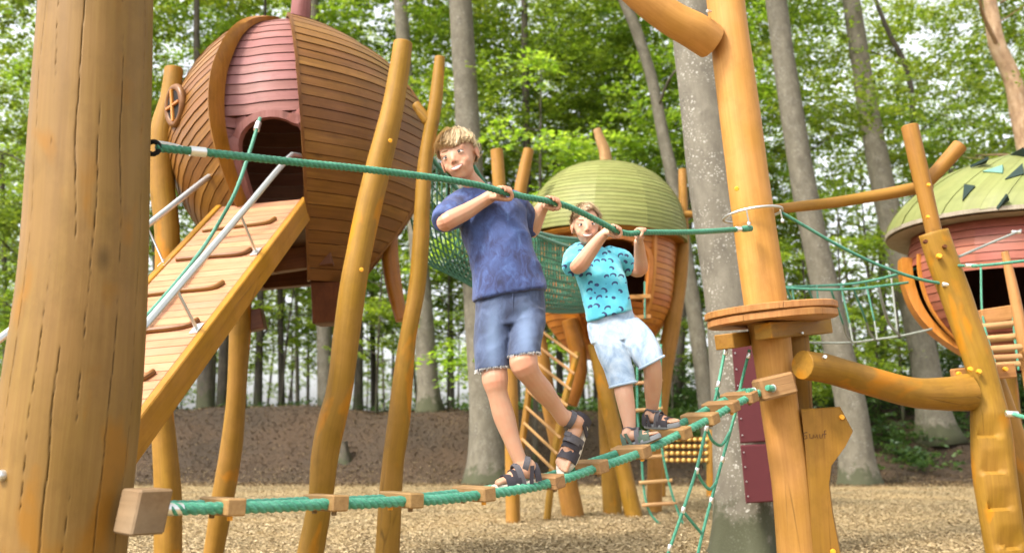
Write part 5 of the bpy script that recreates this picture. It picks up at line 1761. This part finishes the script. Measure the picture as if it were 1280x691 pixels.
def soften(me, centre, rad, its, keep=None):
    """even out the flesh of a head: a smoothing that fades to nothing at rad"""
    co = co_of(me).astype(np.float64)
    ne = len(me.edges); e = np.empty(ne * 2, np.int32); me.edges.foreach_get("vertices", e); e = e.reshape(-1, 2)
    d = np.linalg.norm(co - np.array(centre), axis=1)
    w = np.clip((rad - d) / (rad * .3), 0, 1)
    if keep is not None: w = w * (1 - .8 * np.exp(-(np.linalg.norm(co - np.array(keep), axis=1) / .018) ** 2))
    deg = np.bincount(e.ravel(), minlength=len(co)).astype(float)[:, None] + 1e-9
    for _ in range(its):
        acc = np.zeros_like(co)
        for k in range(3):
            acc[:, k] = np.bincount(e[:, 0], weights=co[e[:, 1], k], minlength=len(co)) + np.bincount(e[:, 1], weights=co[e[:, 0], k], minlength=len(co))
        co += (acc / deg - co) * (.55 * w)[:, None]
    me.vertices.foreach_set("co", co.astype(np.float32).ravel()); me.update()

def co_of(me):
    a = np.empty(len(me.vertices) * 3, np.float32); me.vertices.foreach_get("co", a); return a.reshape(-1, 3)
def no_of(me):
    a = np.empty(len(me.vertices) * 3, np.float32); me.vertex_normals.foreach_get("vector", a); return a.reshape(-1, 3)

def finish(me, name, mat, parent, gfun=None, tint=None, disp=None):
    """world-space mesh -> child object, with gc (and tint) attributes and optional displacement along normals"""
    co = co_of(me)
    if disp is not None:
        nr = no_of(me)
        d = np.array([disp(p) for p in co], np.float32)
        co = co + nr * d[:, None]
    g = co if gfun is None else gfun(co)
    a = me.attributes.new("gc", 'FLOAT_VECTOR', 'POINT'); a.data.foreach_set("vector", np.asarray(g, np.float32).ravel())
    if tint is not None:
        a = me.attributes.new("tint", 'FLOAT', 'POINT'); a.data.foreach_set("value", np.array([tint(p) for p in co], np.float32))
    org = np.array(root_loc(parent), np.float32)
    me.vertices.foreach_set("co", (co - org).astype(np.float32).ravel())
    me.materials.clear(); me.materials.append(mat)
    me.polygons.foreach_set("use_smooth", [True] * len(me.polygons))
    me.update()
    o = link(bpy.data.objects.new(name, me)); o.parent = parent
    return o

def chain(mb, pts, n=12, steps=None):
    """pts: (point, radius)"""
    mb.tube([p for p, r in pts], [r for p, r in pts], n, steps or max(6, 5 * len(pts)), True, 0, .75)

def pchain(mb, pts, n=12):
    """pts: (px, py, Y, width in picture points)"""
    chain(mb, [(at(x, y, Y), sz(x, y, Y, w) / 2) for x, y, Y, w in pts], n)

def silhouette(rows, n=26, sq=2.4):
    """rows: (xl, yl, xr, yr, Y, half depth) -> rings"""
    R = []
    for xl, yl, xr, yr, Y, b in rows:
        L_, R_ = at(xl, yl, Y), at(xr, yr, Y)
        c = (L_ + R_) / 2; a = (R_ - L_) / 2
        bd = V((-a.normalized().y, a.normalized().x, 0)); bd = V((0, 1, 0)) - a.normalized() * a.normalized().y; bd.normalize()
        ring = []
        for k in range(n):
            q = 2 * math.pi * k / n
            cx, sx = math.cos(q), math.sin(q)
            ring.append(c + a * (abs(cx) ** (2 / sq)) * (1 if cx > 0 else -1) + bd * b * (abs(sx) ** (2 / sq)) * (1 if sx > 0 else -1))
        R.append(ring)
    return R

def smooth_rings(R, m):
    """resample rings along the loft"""
    A = np.array([[list(p) for p in r] for r in R]); k, n, _ = A.shape
    flat = A.reshape(k, n * 3)
    t = np.linspace(0, k - 1, m); out = []
    for q in t:
        i = min(int(q), k - 2); u = q - i
        p0 = flat[max(i - 1, 0)]; p1 = flat[i]; p2 = flat[i + 1]; p3 = flat[min(i + 2, k - 1)]
        v = .5 * (2 * p1 + (p2 - p0) * u + (2 * p0 - 5 * p1 + 4 * p2 - p3) * u * u + (3 * p1 - p0 - 3 * p2 + p3) * u ** 3)
        out.append([V(x) for x in v.reshape(n, 3)])
    return out

def hand(mb, wrist, grip, a, s, mirror=1, roll=0.0):
    """five fingers closed on a rope: a = rope direction seen from the wrist side; fingers go from behind over the top to the front"""
    a = a.normalized()
    to = (EYE - grip); to = (to - a * to.dot(a)).normalized()          # towards the camera
    b = V((-to.x, -to.y, -to.z)); up = V((0, 0, 1)); up = (up - a * up.dot(a)).normalized()
    b = (b - up * b.dot(up)); b = (b - a * b.dot(a)).normalized()
    r0 = RH
    def P(phi, R, off): 
        q = math.radians(phi + roll)
        return grip + a * off + (b * math.cos(q) + up * math.sin(q)) * R
    w = .0165 * s
    lens = (.92, 1.0, .97, .84)
    mcp = []
    for i in range(4):
        off = (i - 1.5) * w * mirror * -1
        fr = (.0088, .0090, .0086, .0076)[i] * s
        R = r0 + fr * .9
        e = lens[i]
        pts = [(P(-28, R + .010 * s, off), fr * 1.15), (P(22, R + .009 * s, off), fr * 1.08), (P(72 * e, R + .004 * s, off), fr), (P(122 * e, R, off), fr * .95), (P(172 * e, R - .001, off), fr * .88), (P(205 * e, R - .001, off), fr * .72)]
        chain(mb, pts, 9, 16)
        mcp.append(pts[0][0])
    mid = (mcp[0] + mcp[3]) / 2
    pc = mid.lerp(wrist, .45)
    for i, q in enumerate(mcp):
        chain(mb, [(wrist.lerp(q, .05), .0145 * s), (wrist.lerp(q, .5), .0125 * s), (q, .0105 * s)], 9, 8)
    # thumb: leaves the side of the palm near its base and closes under the rope
    tb = wrist.lerp(mcp[0], .35)
    off = -1.5 * w * mirror * -1
    chain(mb, [(tb, .0115 * s), (P(-75, r0 + .013 * s, off * 1.25), .0105 * s), (P(-125, r0 + .0085 * s, off * 1.1 + a.dot(a) * .004), .0092 * s), (P(-175, r0 + .007 * s, off * .55), .0082 * s), (P(-195, r0 + .006 * s, off * .15), .0066 * s)], 9, 16)

class Head:
    def __init__(self, c, h, yaw, pitch, roll):
        """c: centre between the ears; h: head height in metres; yaw > 0 turns the face to the picture's left"""
        f = (EYE - c); f.z = 0; f.normalize()
        u = V((0, 0, 1)); l = u.cross(f)            # l: picture right when facing the camera
        Rm = Matrix.Rotation(-yaw, 3, 'Z')
        f, l = Rm @ f, Rm @ l
        Rp = Matrix.Rotation(pitch, 3, l); f, u = Rp @ f, Rp @ u
        Rr = Matrix.Rotation(roll, 3, f); u, l = Rr @ u, Rr @ l
        self.c, self.k, self.f, self.u, self.l = c, h / .222, f, u, l
    def p(self, x, y, z): return self.c + (self.l * x + self.f * y + self.u * z) * self.k
    def v(self, x, y, z): return (self.l * x + self.f * y + self.u * z) * self.k
    def e(self, mb, c, r, nu=18, nv=12): mb.ell(self.p(*c), self.v(r[0], 0, 0), self.v(0, r[1], 0), self.v(0, 0, r[2]), nu, nv)
    def ch(self, mb, pts, n=10): chain(mb, [(self.p(x, y, z), r * self.k) for x, y, z, r in pts], n)

    def flesh(self, mb, neck_to, nr):
        E = lambda *a: self.e(mb, *a)
        E((0, -.012, .032), (.071, .090, .080))
        E((0, .022, -.005), (.062, .064, .072))
        E((0, .030, -.046), (.049, .049, .052))
        E((0, .055, -.081), (.020, .019, .017))
        for s in (-1, 1):
            E((s * .034, .050, -.036), (.022, .026, .022))
            E((s * .022, .064, -.052), (.018, .016, .018))
            E((s * .028, .060, .020), (.028, .016, .016))
            E((s * .074, -.008, -.004), (.007, .017, .028))
            E((s * .079, -.016, .004), (.005, .014, .022))
            E((s * .076, -.006, -.026), (.006, .009, .010))
            self.ch(mb, [(s * .0105, .083, -.033, .007), (s * .009, .088, -.033, .0075)])
            E((s * .034, .020, -.056), (.013, .030, .020))
        self.ch(mb, [(0, .076, .014, .0080), (0, .084, -.006, .0074), (0, .0915, -.023, .0094), (0, .0925, -.029, .0090)])
        E((0, .070, -.050), (.026, .018, .016))
        E((0, .072, -.068), (.018, .012, .008))
        chain(mb, [(self.p(0, -.022, -.035), nr), (self.p(0, -.02, -.075), nr * .97), (neck_to, nr * 1.1)], 14)

    def features(self, parent, hairmat):
        """eyes, brows, mouth as parts"""
        for s in (-1, 1):
            c = (s * .0295, .0665, .000)
            mb = MB(); self.e(mb, c, (.0152, .0125, .0078), 16, 10); eye = mb.build("eye", M['eye'], parent, True, 0)
            mb = MB(); self.e(mb, (c[0] - s * .0005, .0765, -.0005), (.0068, .0034, .0068), 14, 8); mb.build("iris", M['iris'], eye, True, 0)
            arc = [(c[0] + q * .0165, .0665 + .0125 * math.sqrt(max(.05, 1 - q * q * .92)), .0005 + .0064 * (1 - q * q)) for q in np.linspace(-1, 1, 9)]
            mb = MB(); mb.tube([self.p(*q) for q in arc], [.0008 * self.k] + [.0015 * self.k] * 7 + [.0007 * self.k], 6, None, True, 0, .4); mb.build("upper_lash", M['lash'], eye, True, 0)
            arc = [(c[0] + q * .0165, .067 + .0125 * math.sqrt(max(.05, 1 - q * q * .92)), -.0066 + .0045 * q * q) for q in np.linspace(-1, 1, 9)]
            mb = MB(); mb.tube([self.p(*q) for q in arc], .0012 * self.k, 6, None, True, 0, .4); mb.build("lower_lid", M['skin'], eye, True, 0)
            arc = [(s * (.013 + q * .034), .0800 - .014 * q * q, .0225 + .005 * math.sin(q * 2.6)) for q in np.linspace(0, 1, 8)]
            mb = MB(); mb.tube([self.p(*q) for q in arc], [.0012 * self.k, .0017 * self.k, .0019 * self.k, .0020 * self.k, .0019 * self.k, .0017 * self.k, .0013 * self.k, .0008 * self.k], 6, None, True, 0, .4, flat=(self.u, 1.0)); mb.build("eyebrow", M['brow'], parent, True, 0)
            # nostril
            mb = MB(); self.e(mb, (s * .0062, .0950, -.0365), (.0026, .0028, .0018), 8, 6); mb.build("nostril", M['lash'], parent, True, 0)
        W = .0280
        def mp(q, h, o=0): return self.p(q * W, .0885 - .0135 * q * q + o, -.0570 + .0085 * q * q + h * (1 - q * q))
        qs = np.linspace(-1, 1, 13)
        mb = MB()
        mb.rings([[mp(q, .0042), mp(q, -.0062), mp(q, -.0062, -.006), mp(q, .0042, -.006)] for q in qs * .97]); mouth = mb.build("mouth", M['lash'], parent, True, 0)
        mb = MB()
        mb.rings([[mp(q, .0042, .0012), mp(q, -.0056, .0012), mp(q, -.0056, -.004), mp(q, .0042, -.004)] for q in qs * .80]); mb.build("teeth", M['teeth'], mouth, True, 0)
        rr = [(.0008 + .0014 * (1 - q * q)) * self.k for q in qs]
        mb = MB(); mb.tube([mp(q, .0055, .0008) for q in qs], rr, 7, None, True, 0, .4); mb.build("upper_lip", M['lip'], mouth, True, 0)
        mb = MB(); mb.tube([mp(q, -.0082, .0005) for q in qs], [r * 1.25 for r in rr], 7, None, True, 0, .4); mb.build("lower_lip", M['lip'], mouth, True, 0)

    def hair(self, parent, mat, fringe, n, length, seed, side=.25, lift=.006):
        """short hair: thousands of tapered strands laid from the crown over a close cap"""
        r = random.Random(seed)
        mb = MB()
        C = (0, -.012, .032); RA = (.0715, .0915, .0815)
        def surf(th, ph, o):     # th: around (0 = front), ph: from the crown down
            x = math.sin(ph) * math.sin(th) * (RA[0] + o); y = math.sin(ph) * math.cos(th) * (RA[1] + o); z = math.cos(ph) * (RA[2] + o)
            return (C[0] + x, C[1] + y, C[2] + z)
        def limit(th):
            t = abs((th + math.pi) % (2 * math.pi) - math.pi)
            f = smooth(1.15, .55, t) if False else (1 - smooth(.55, 1.15, t))
            # front fringe, higher at the temples, low at the nape
            back = smooth(1.5, 2.4, t)
            fringe_ = fringe + .22 * math.sin(th * 1.6) * (1 if side < 0 else -1)
            return fringe_ * f + (1.42 * (1 - back) + 2.05 * back) * (1 - f)
        # cap
        nu, nv = 40, 14
        R = []
        for j in range(nv + 1):
            R.append([self.p(*surf(2 * math.pi * i / nu, max(.02, limit(2 * math.pi * i / nu) * .95 * j / nv), .0015 - .004 * (j / nv) ** 4 + .002 * mnoise.noise((i * .9, j * .5, seed)))) for i in range(nu)])
        mb.rings(R, False)
        mb.add([R[0][i] for i in range(nu)], [tuple(range(nu))])
        vs, fs = [], []
        for k_ in range(n):
            th = r.uniform(-math.pi, math.pi); lm = limit(th); lmj = lm * r.uniform(.9, 1.12)
            ph0 = r.uniform(.0, .92) * lm
            ln = length * r.uniform(.7, 1.25)
            dth = side * r.uniform(.5, 1.4) + r.gauss(0, .12)
            o0 = r.uniform(.0015, .006); lf = lift * r.uniform(.3, 1.5) * (3 if r.random() < .06 else 1)
            m = 5; w = r.uniform(.0006, .0012)
            b = len(vs)
            for j in range(m + 1):
                u = j / m
                ph = min(ph0 + ln * u, lmj)
                t2 = th + dth * u * min(1, .35 + ph)
                o = o0 + lf * math.sin(u * 2.4) 
                ww = w * (1 - u ** 3 * .9)
                dx = ww / max(.02, RA[0] * math.sin(max(ph, .15)))
                vs.append(self.p(*surf(t2 - dx, ph, o))); vs.append(self.p(*surf(t2 + dx, ph, o + .0008)))
            for j in range(m):
                q = b + 2 * j; fs.append((q, q + 1, q + 3, q + 2))
        mb.add(vs, fs)
        return mb.build("hair", mat, parent, True, 0)

def flush(h, spots):
    """redder skin on cheeks, nose, ears, knees, elbows and knuckles"""
    S = [(h.p(s * .036, .072, -.034), .020) for s in (-1, 1)] + [(h.p(0, .09, -.027), .014)] + [(h.p(s * .08, -.01, 0), .022) for s in (-1, 1)] + [(q, .035) for q in spots]
    def f(p):
        p = V(p); return min(1.0, sum(math.exp(-((p - c).length / r) ** 2) for c, r in S))
    return f

def foot(body, heel, toe, up, s, parent, straps, solemat, ankle, ankle_r):
    """foot flesh into body, sandal parts under parent; heel, toe: points on the underside"""
    d = (toe - heel); L = d.length; d.normalize()
    up = (up - d * up.dot(d)).normalized(); sd_ = d.cross(up)
    def Q(t, x, z): return heel + d * (t * L) + sd_ * x * s + up * z * s
    so = .020
    chain(body, [(Q(.13, 0, so + .030), .030 * s), (Q(.35, 0, so + .034), .031 * s), (Q(.58, 0, so + .024), .026 * s), (Q(.74, .0, so + .016), .018 * s)], 12)
    for x in (-.022, -.007, .010, .024):
        chain(body, [(Q(.42, x * .5, so + .024), .020 * s), (Q(.75, x, so + .014), .0155 * s)], 10)
    for x, l, r in ((-.026, .985, .0115), (-.010, .985, .0092), (.004, .965, .0088), (.017, .935, .0084), (.029, .90, .0080)):
        chain(body, [(Q(.72, x * .85, so + .013), r * 1.1 * s), (Q(.86, x, so + .014), r * s), (Q(l - .02, x * 1.02, so + .009), r * .95 * s)], 9)
    chain(body, [(ankle, ankle_r), (Q(.17, 0, so + .055), ankle_r * 1.02), (Q(.15, 0, so + .03), .031 * s)], 12)
    sn = thing("sandal", None, None, V((0, 0, 0)))
    sn.parent = parent
    # sole
    out = []
    for k in range(28):
        q = 2 * math.pi * k / 28
        t = .5 - .56 * math.cos(q); w = .034 + .011 * smooth(.3, .8, t)
        out.append((t, w * math.sin(q) * (1 - .12 * abs(math.cos(q)) ** 3) if abs(math.sin(q)) > 0 else 0))
    mb = MB()
    RR = []
    for f, z in ((.94, -.010), (1.02, -.006), (1.03, .006), (1.0, .016), (.95, .018)):
        RR.append([Q(.5 + (t - .5) * f, w * f * 1.12, z + .012 * max(0, t - .75) * 2) for t, w in out])
    mb.rings(RR); mb.build("sole", solemat, sn, True, D2R(40))
    def band(t0, t1, hw, hh, m, z0=0.0, part="strap", lean=0.0):
        mb = MB(); R = []
        for i in range(17):
            q = math.pi * i / 16
            x = math.cos(q) * hw; z = z0 + math.sin(q) ** .85 * hh
            R.append([Q(t0 + lean * math.sin(q), x, z), Q(t1 + lean * math.sin(q), x, z), Q(t1 + lean * math.sin(q), x * 1.10, z + .004 * math.sin(q)), Q(t0 + lean * math.sin(q), x * 1.10, z + .0045 * math.sin(q))])
        mb.rings(R); mb.build(part, m, sn, True, D2R(40))
    band(.60, .80, .043, so + .030, straps[0], .005)
    band(.36, .50, .038, so + .064, straps[1], .005, lean=.05)
    band(-.02, .12, .034, so + .052, straps[0], .01, "heel_counter")
    band(.46, .62, .040, so + .046, straps[0], .004)
    # ankle strap and its loose tab
    mb = MB(); c = ankle.lerp(Q(.17, 0, so + .055), .55); ax = (ankle - Q(.17, 0, so + .055)).normalized()
    e1 = (d - ax * d.dot(ax)).normalized(); e2 = ax.cross(e1); rr = ankle_r * 1.22
    mb.rings([[c + (e1 * math.cos(q) + e2 * math.sin(q)) * rr * g + ax * h for q in np.linspace(0, 6.283, 20, endpoint=False)] for g, h in ((.9, -.013), (1, -.012), (1.02, .010), (.9, .012))], False); mb.build("ankle_strap", straps[1], sn, True, D2R(40))
    for x in (-1, 1):
        mb = MB(); mb.rings([[Q(t, x * w, z), Q(t + .09, x * w, z), Q(t + .09, x * w * 1.09, z), Q(t, x * w * 1.09, z)] for t, w, z in ((.20, .040, .005), (.17, .037, .03), (.13, .034, .058), (.11, .032, .078))]); mb.build("side_strap", straps[0], sn, True, D2R(40))
    mb = MB(); t_ = Q(.43, .008, so + .072); mb.box(t_, sd_ * .016 * s, d * .011 * s, up * .004, .002); mb.build("buckle_tab", straps[1], sn)
    return sn

def fold_fun(scale, amp, dirv, seed):
    dirv = V(dirv).normalized()
    def f(p):
        p = V(p); q = p - dirv * p.dot(dirv) * .72
        a = mnoise.noise((q.x * scale + seed, q.y * scale, q.z * scale))
        b = mnoise.noise((q.x * scale * 2.1, q.y * scale * 2.1 + seed, q.z * scale * 2.1))
        return amp * (1 - 2.2 * abs(a)) * .8 + amp * .22 * b
    return f

# ================= taller boy
B1 = thing("person", "taller blond boy in mottled blue T-shirt and dark cut-off denim shorts", "person", bridge_at(645)[0])
body = MB()
hd = Head(at(574, 198, 4.06), .245, D2R(20), D2R(5), D2R(19))
nk = at(603, 244, 4.12)
hd.flesh(body, nk, .042)
# trunk under the shirt
body.rings(smooth_rings(silhouette([(606, 372, 668, 364, 4.04, .075), (592, 330, 660, 316, 4.06, .08), (582, 290, 652, 278, 4.09, .085), (575, 258, 645, 258, 4.12, .075), (590, 238, 622, 238, 4.12, .045)], 20, 2.1), 14))
# right arm (picture left)
pchain(body, [(578, 254, 4.13, 30), (566, 268, 4.03, 27), (556, 279, 3.93, 22), (560, 276, 3.92, 23), (582, 265, 3.95, 21), (600, 254, 3.97, 17.5), (612, 246.5, 3.975, 16.5)])
g, ad = along(630); wr = at(613, 247, 3.97)
hand(body, wr, g, ad, .98, 1, -20)
# left arm
pchain(body, [(646, 258, 4.16, 27), (656, 274, 4.20, 24), (664, 288, 4.22, 21), (668, 279, 4.20, 21), (675, 264, 4.18, 18), (681, 254, 4.17, 15)])
g, ad = along(690); wr2 = at(680.5, 254, 4.165)
hand(body, wr2, g, ad, .98, 1, -25)
# legs
pchain(body, [(616, 395, 4.04, 38), (617, 430, 3.97, 35), (618, 458, 3.925, 32), (619, 476, 3.89, 33), (622, 492, 3.89, 26), (630, 520, 3.90, 27.5), (640, 550, 3.90, 21), (651, 578, 3.90, 17.5)], 16)
pchain(body, [(654, 395, 4.04, 38), (656, 420, 3.975, 35), (655, 440, 3.91, 34), (655, 455, 3.87, 36), (664, 470, 3.90, 28), (680, 490, 3.97, 27), (694, 508, 4.02, 20), (704, 522, 4.05, 20)], 16)
c, bd_ = bridge_at(650)
up = V((0, 0, 1))
fm = MB()
heelA, toeA = at(672, 603, 3.92), at(619, 613, 3.84)
foot(body, heelA, toeA, V((0, 0, 1)), .94, B1, (M['sandal'], M['sandal_grey']), M['sole'], at(652, 580, 3.90), .0305)
heelB, toeB = at(731, 527, 4.14), at(702, 592, 4.06)
foot(body, heelB, toeB, (EYE - at(715, 550, 4.0)) + V((-1.6, 0, 1.0)), .94, B1, (M['sandal'], M['sandal_grey']), M['sole'], at(703, 519, 4.05), .031)
me = remesh(body, .0032, 7, "body", None)
soften(me, hd.p(0, .01, -.01), .125, 26, hd.p(0, .092, -.026))
finish(me, "body", M['skin'], B1, None, flush(hd, (at(619, 476, 3.84), at(655, 455, 3.82), at(558, 278, 3.90), at(632, 232, 3.92), at(688, 246, 4.08))))
hd.features(B1, M['hair'])
hd.hair(B1, M['hair'], 1.34, 8000, .60, 3, -.45, .0045)
# shirt
sh = MB()
sh.rings(smooth_rings(silhouette([(592, 377, 683, 361, 4.03, .108), (591, 358, 678, 342, 4.04, .108), (590, 335, 670, 319, 4.05, .098), (583, 310, 662, 297, 4.07, .095), (574, 285, 657, 277, 4.09, .095), (562, 265, 656, 262, 4.11, .098), (562, 250, 650, 250, 4.12, .088), (574, 240, 637, 242, 4.125, .068), (585, 235, 622, 237, 4.125, .052)], 30, 2.3), 30))
pchain(sh, [(580, 256, 4.12, 38), (566, 266, 4.04, 37), (556, 274, 3.965, 33)], 16)
pchain(sh, [(642, 258, 4.14, 38), (653, 272, 4.19, 34), (659, 283, 4.215, 28)], 14)
me = remesh(sh, .005, 5, "shirt", None)
ff = fold_fun(11, .009, (.62, 0, .78), 2.0)
finish(me, "shirt", M['tee_blue'], B1, None, None, ff)
# sleeve opening and neckband
a_ = at(556, 276, 3.955); mb = MB(); ax = (at(556, 279, 3.93) - at(566, 268, 4.03)).normalized()
P = [at(598 + 17.5 * math.cos(q), 238.5 + 6 * math.sin(q), 4.125 - .055 * math.sin(q)) for q in np.linspace(0, 6.283, 24, endpoint=False)]
mb.tube(P, .007, 8, None, False, closed=True); mb.build("neckband", M['tee_blue'], B1, True, 0)
# shorts
st_ = MB()
st_.rings(smooth_rings(silhouette([(594, 412, 682, 404, 4.02, .10), (594, 392, 681, 384, 4.03, .105), (595, 374, 679, 361, 4.04, .10), (597, 366, 677, 352, 4.04, .095)], 26, 2.3), 10))
st_.rings(smooth_rings(silhouette([(594, 464, 637, 458, 3.925, .085), (593, 440, 638, 436, 3.96, .086), (593, 415, 640, 412, 4.0, .092), (596, 392, 640, 390, 4.03, .095)], 22, 2.3), 12))
st_.rings(smooth_rings(silhouette([(635, 446, 675, 441, 3.90, .085), (636, 430, 677, 424, 3.94, .088), (637, 410, 681, 405, 3.99, .093), (638, 390, 681, 388, 4.03, .095)], 22, 2.3), 12))
me = remesh(st_, .0045, 4, "shorts", None)
f1, f2 = at(616, 425, 3.88), at(657, 415, 3.86)
def fade(p):
    p = V(p)
    d1 = ((p.x - f1.x) / .03) ** 2 + ((p.z - f1.z) / .14) ** 2; d2 = ((p.x - f2.x) / .035) ** 2 + ((p.z - f2.z) / .13) ** 2
    return max(math.exp(-d1), math.exp(-d2)) if p.y < 4.0 else 0
sf = fold_fun(17, .0045, (.95, 0, .3), 5.0)
finish(me, "shorts", M['denim'], B1, None, fade, sf)
fr = MB(); rr_ = random.Random(5)
for (xl, yl, xr, yr, Y, b) in ((594, 464, 637, 458, 3.925, .083), (635, 446, 675, 441, 3.90, .083)):
    ring = silhouette([(xl, yl, xr, yr, Y, b)], 70, 2.3)[0]
    for q in ring:
        for k_ in range(2):
            q2 = q + V((rr_.uniform(-.004, .004), rr_.uniform(-.004, .004), .003))
            fr.tube([q2, q2 + V((rr_.uniform(-.006, .006), rr_.uniform(-.006, .003), -rr_.uniform(.004, .014)))], .0009, 3, None, False)
o = fr.build("frayed_hem", M['fray'], B1, True, 0); o["kind"] = "stuff"
mb = MB(); q = at(640, 372, 3.93); 
P = [at(641, 366, 3.935), at(641, 385, 3.925), at(639, 402, 3.93)]; mb.tube(P, .0035, 6, 8); mb.build("fly_seam", M['denim'], B1)

# ================= smaller boy
B2 = thing("person", "smaller fair-haired boy in turquoise T-shirt with dark whale print and pale denim shorts", "person", bridge_at(800)[0])
body = MB()
hd2 = Head(at(733, 284, 4.66), .212, D2R(-2), D2R(2), D2R(3))
nk = at(733, 312, 4.72)
hd2.flesh(body, nk, .037)
body.rings(smooth_rings(silhouette([(744, 402, 785, 394, 4.66, .065), (734, 370, 782, 362, 4.68, .07), (726, 340, 776, 338, 4.70, .072), (720, 322, 772, 324, 4.71, .062), (728, 311, 748, 312, 4.71, .04)], 18, 2.1), 12))
pchain(body, [(722, 318, 4.71, 23), (721, 326, 4.62, 21), (722, 333, 4.55, 20), (727, 329, 4.53, 21), (740, 311, 4.50, 18), (751, 297, 4.48, 14.5), (757, 291, 4.475, 12.5)])
g, ad = along(769); hand(body, at(757.5, 291, 4.475), g, ad, .84, 1, -25)
pchain(body, [(770, 322, 4.74, 21), (784, 330, 4.76, 19), (796, 338, 4.76, 18), (801, 335, 4.74, 18.5), (800, 318, 4.68, 15.5), (798.5, 303, 4.62, 12.5)])
g, ad = along(802); hand(body, at(799, 302, 4.61), g, ad, .84, -1, -30)
pchain(body, [(762, 410, 4.68, 36), (770, 445, 4.60, 32), (777, 472, 4.54, 25), (780, 490, 4.51, 24), (784, 512, 4.50, 21), (788, 540, 4.48, 14)], 14)
pchain(body, [(782, 405, 4.68, 34), (799, 430, 4.60, 30), (813, 452, 4.55, 25), (816, 464, 4.56, 23), (816, 485, 4.61, 22), (815, 512, 4.66, 14.5)], 14)
foot(body, at(782, 560, 4.46), at(824, 547, 4.40), V((-.1, 0, 1)), .80, B2, (M['sandal_green'], M['sandal_grey']), M['sole_dark'], at(788, 541, 4.48), .0255)
foot(body, at(808, 533, 4.68), at(847, 533, 4.56), V((0, -.25, 1)), .80, B2, (M['sandal'], M['sandal_grey']), M['sole_dark'], at(815, 514, 4.66), .0255)
me = remesh(body, .0032, 7, "body", None)
soften(me, hd2.p(0, .01, -.01), .118, 26, hd2.p(0, .092, -.026))
finish(me, "body", M['skin2'], B2, None, flush(hd2, (at(801, 338, 4.72), at(722, 331, 4.52), at(772, 284, 4.4), at(803, 288, 4.5))))
hd2.features(B2, M['hair2'])
hd2.hair(B2, M['hair2'], .98, 6500, .38, 8, .3, .005)
sh = MB()
sh.rings(smooth_rings(silhouette([(735, 403, 790, 388, 4.64, .088), (731, 385, 787, 372, 4.65, .088), (725, 360, 783, 352, 4.67, .086), (718, 338, 778, 338, 4.69, .084), (714, 324, 774, 326, 4.71, .078), (717, 314, 766, 317, 4.715, .062), (724, 308, 752, 310, 4.715, .046)], 26, 2.3), 24))
pchain(sh, [(724, 318, 4.70, 29), (719, 325, 4.63, 30), (717, 331, 4.59, 28)], 14)
pchain(sh, [(764, 322, 4.73, 28), (776, 326, 4.755, 28), (783, 331, 4.765, 25)], 14)
me = remesh(sh, .0045, 5, "shirt", None)
finish(me, "shirt", M['tee_whale'], B2, None, None, fold_fun(14, .0062, (.3, 0, .95), 7.0))
mb = MB(); P = [at(737 + 14 * math.cos(q), 310.5 + 4 * math.sin(q), 4.715 - .05 * math.sin(q)) for q in np.linspace(0, 6.283, 22, endpoint=False)]
mb.tube(P, .006, 8, None, False, closed=True); mb.build("neckband", M['tee_whale'], B2, True, 0)
st_ = MB()
st_.rings(smooth_rings(silhouette([(739, 430, 800, 424, 4.63, .080), (735, 412, 795, 404, 4.65, .084), (735, 401, 790, 389, 4.655, .082), (736, 396, 788, 383, 4.66, .078)], 24, 2.3), 10))
st_.rings(smooth_rings(silhouette([(763, 485, 795, 478, 4.535, .068), (755, 462, 790, 456, 4.57, .072), (745, 438, 783, 434, 4.61, .078), (738, 412, 778, 410, 4.65, .08)], 20, 2.3), 12))
st_.rings(smooth_rings(silhouette([(800, 462, 829, 446, 4.555, .066), (788, 446, 823, 430, 4.58, .070), (773, 430, 812, 412, 4.62, .076), (760, 410, 797, 398, 4.65, .08)], 20, 2.3), 12))
me = remesh(st_, .0042, 4, "shorts", None)
finish(me, "shorts", M['pale_denim'], B2, None, None, fold_fun(18, .0045, (.8, 0, -.4), 3.0))
mb = MB()
for ring in (silhouette([(762.5, 484, 795.5, 477, 4.535, .070)], 26, 2.3)[0], silhouette([(799.5, 461, 829.5, 445, 4.555, .068)], 26, 2.3)[0]):
    m1 = MB(); m1.tube(ring, .0065, 7, None, False, closed=True); m1.build("turn_up", M['pale_denim'], B2, True, 0)
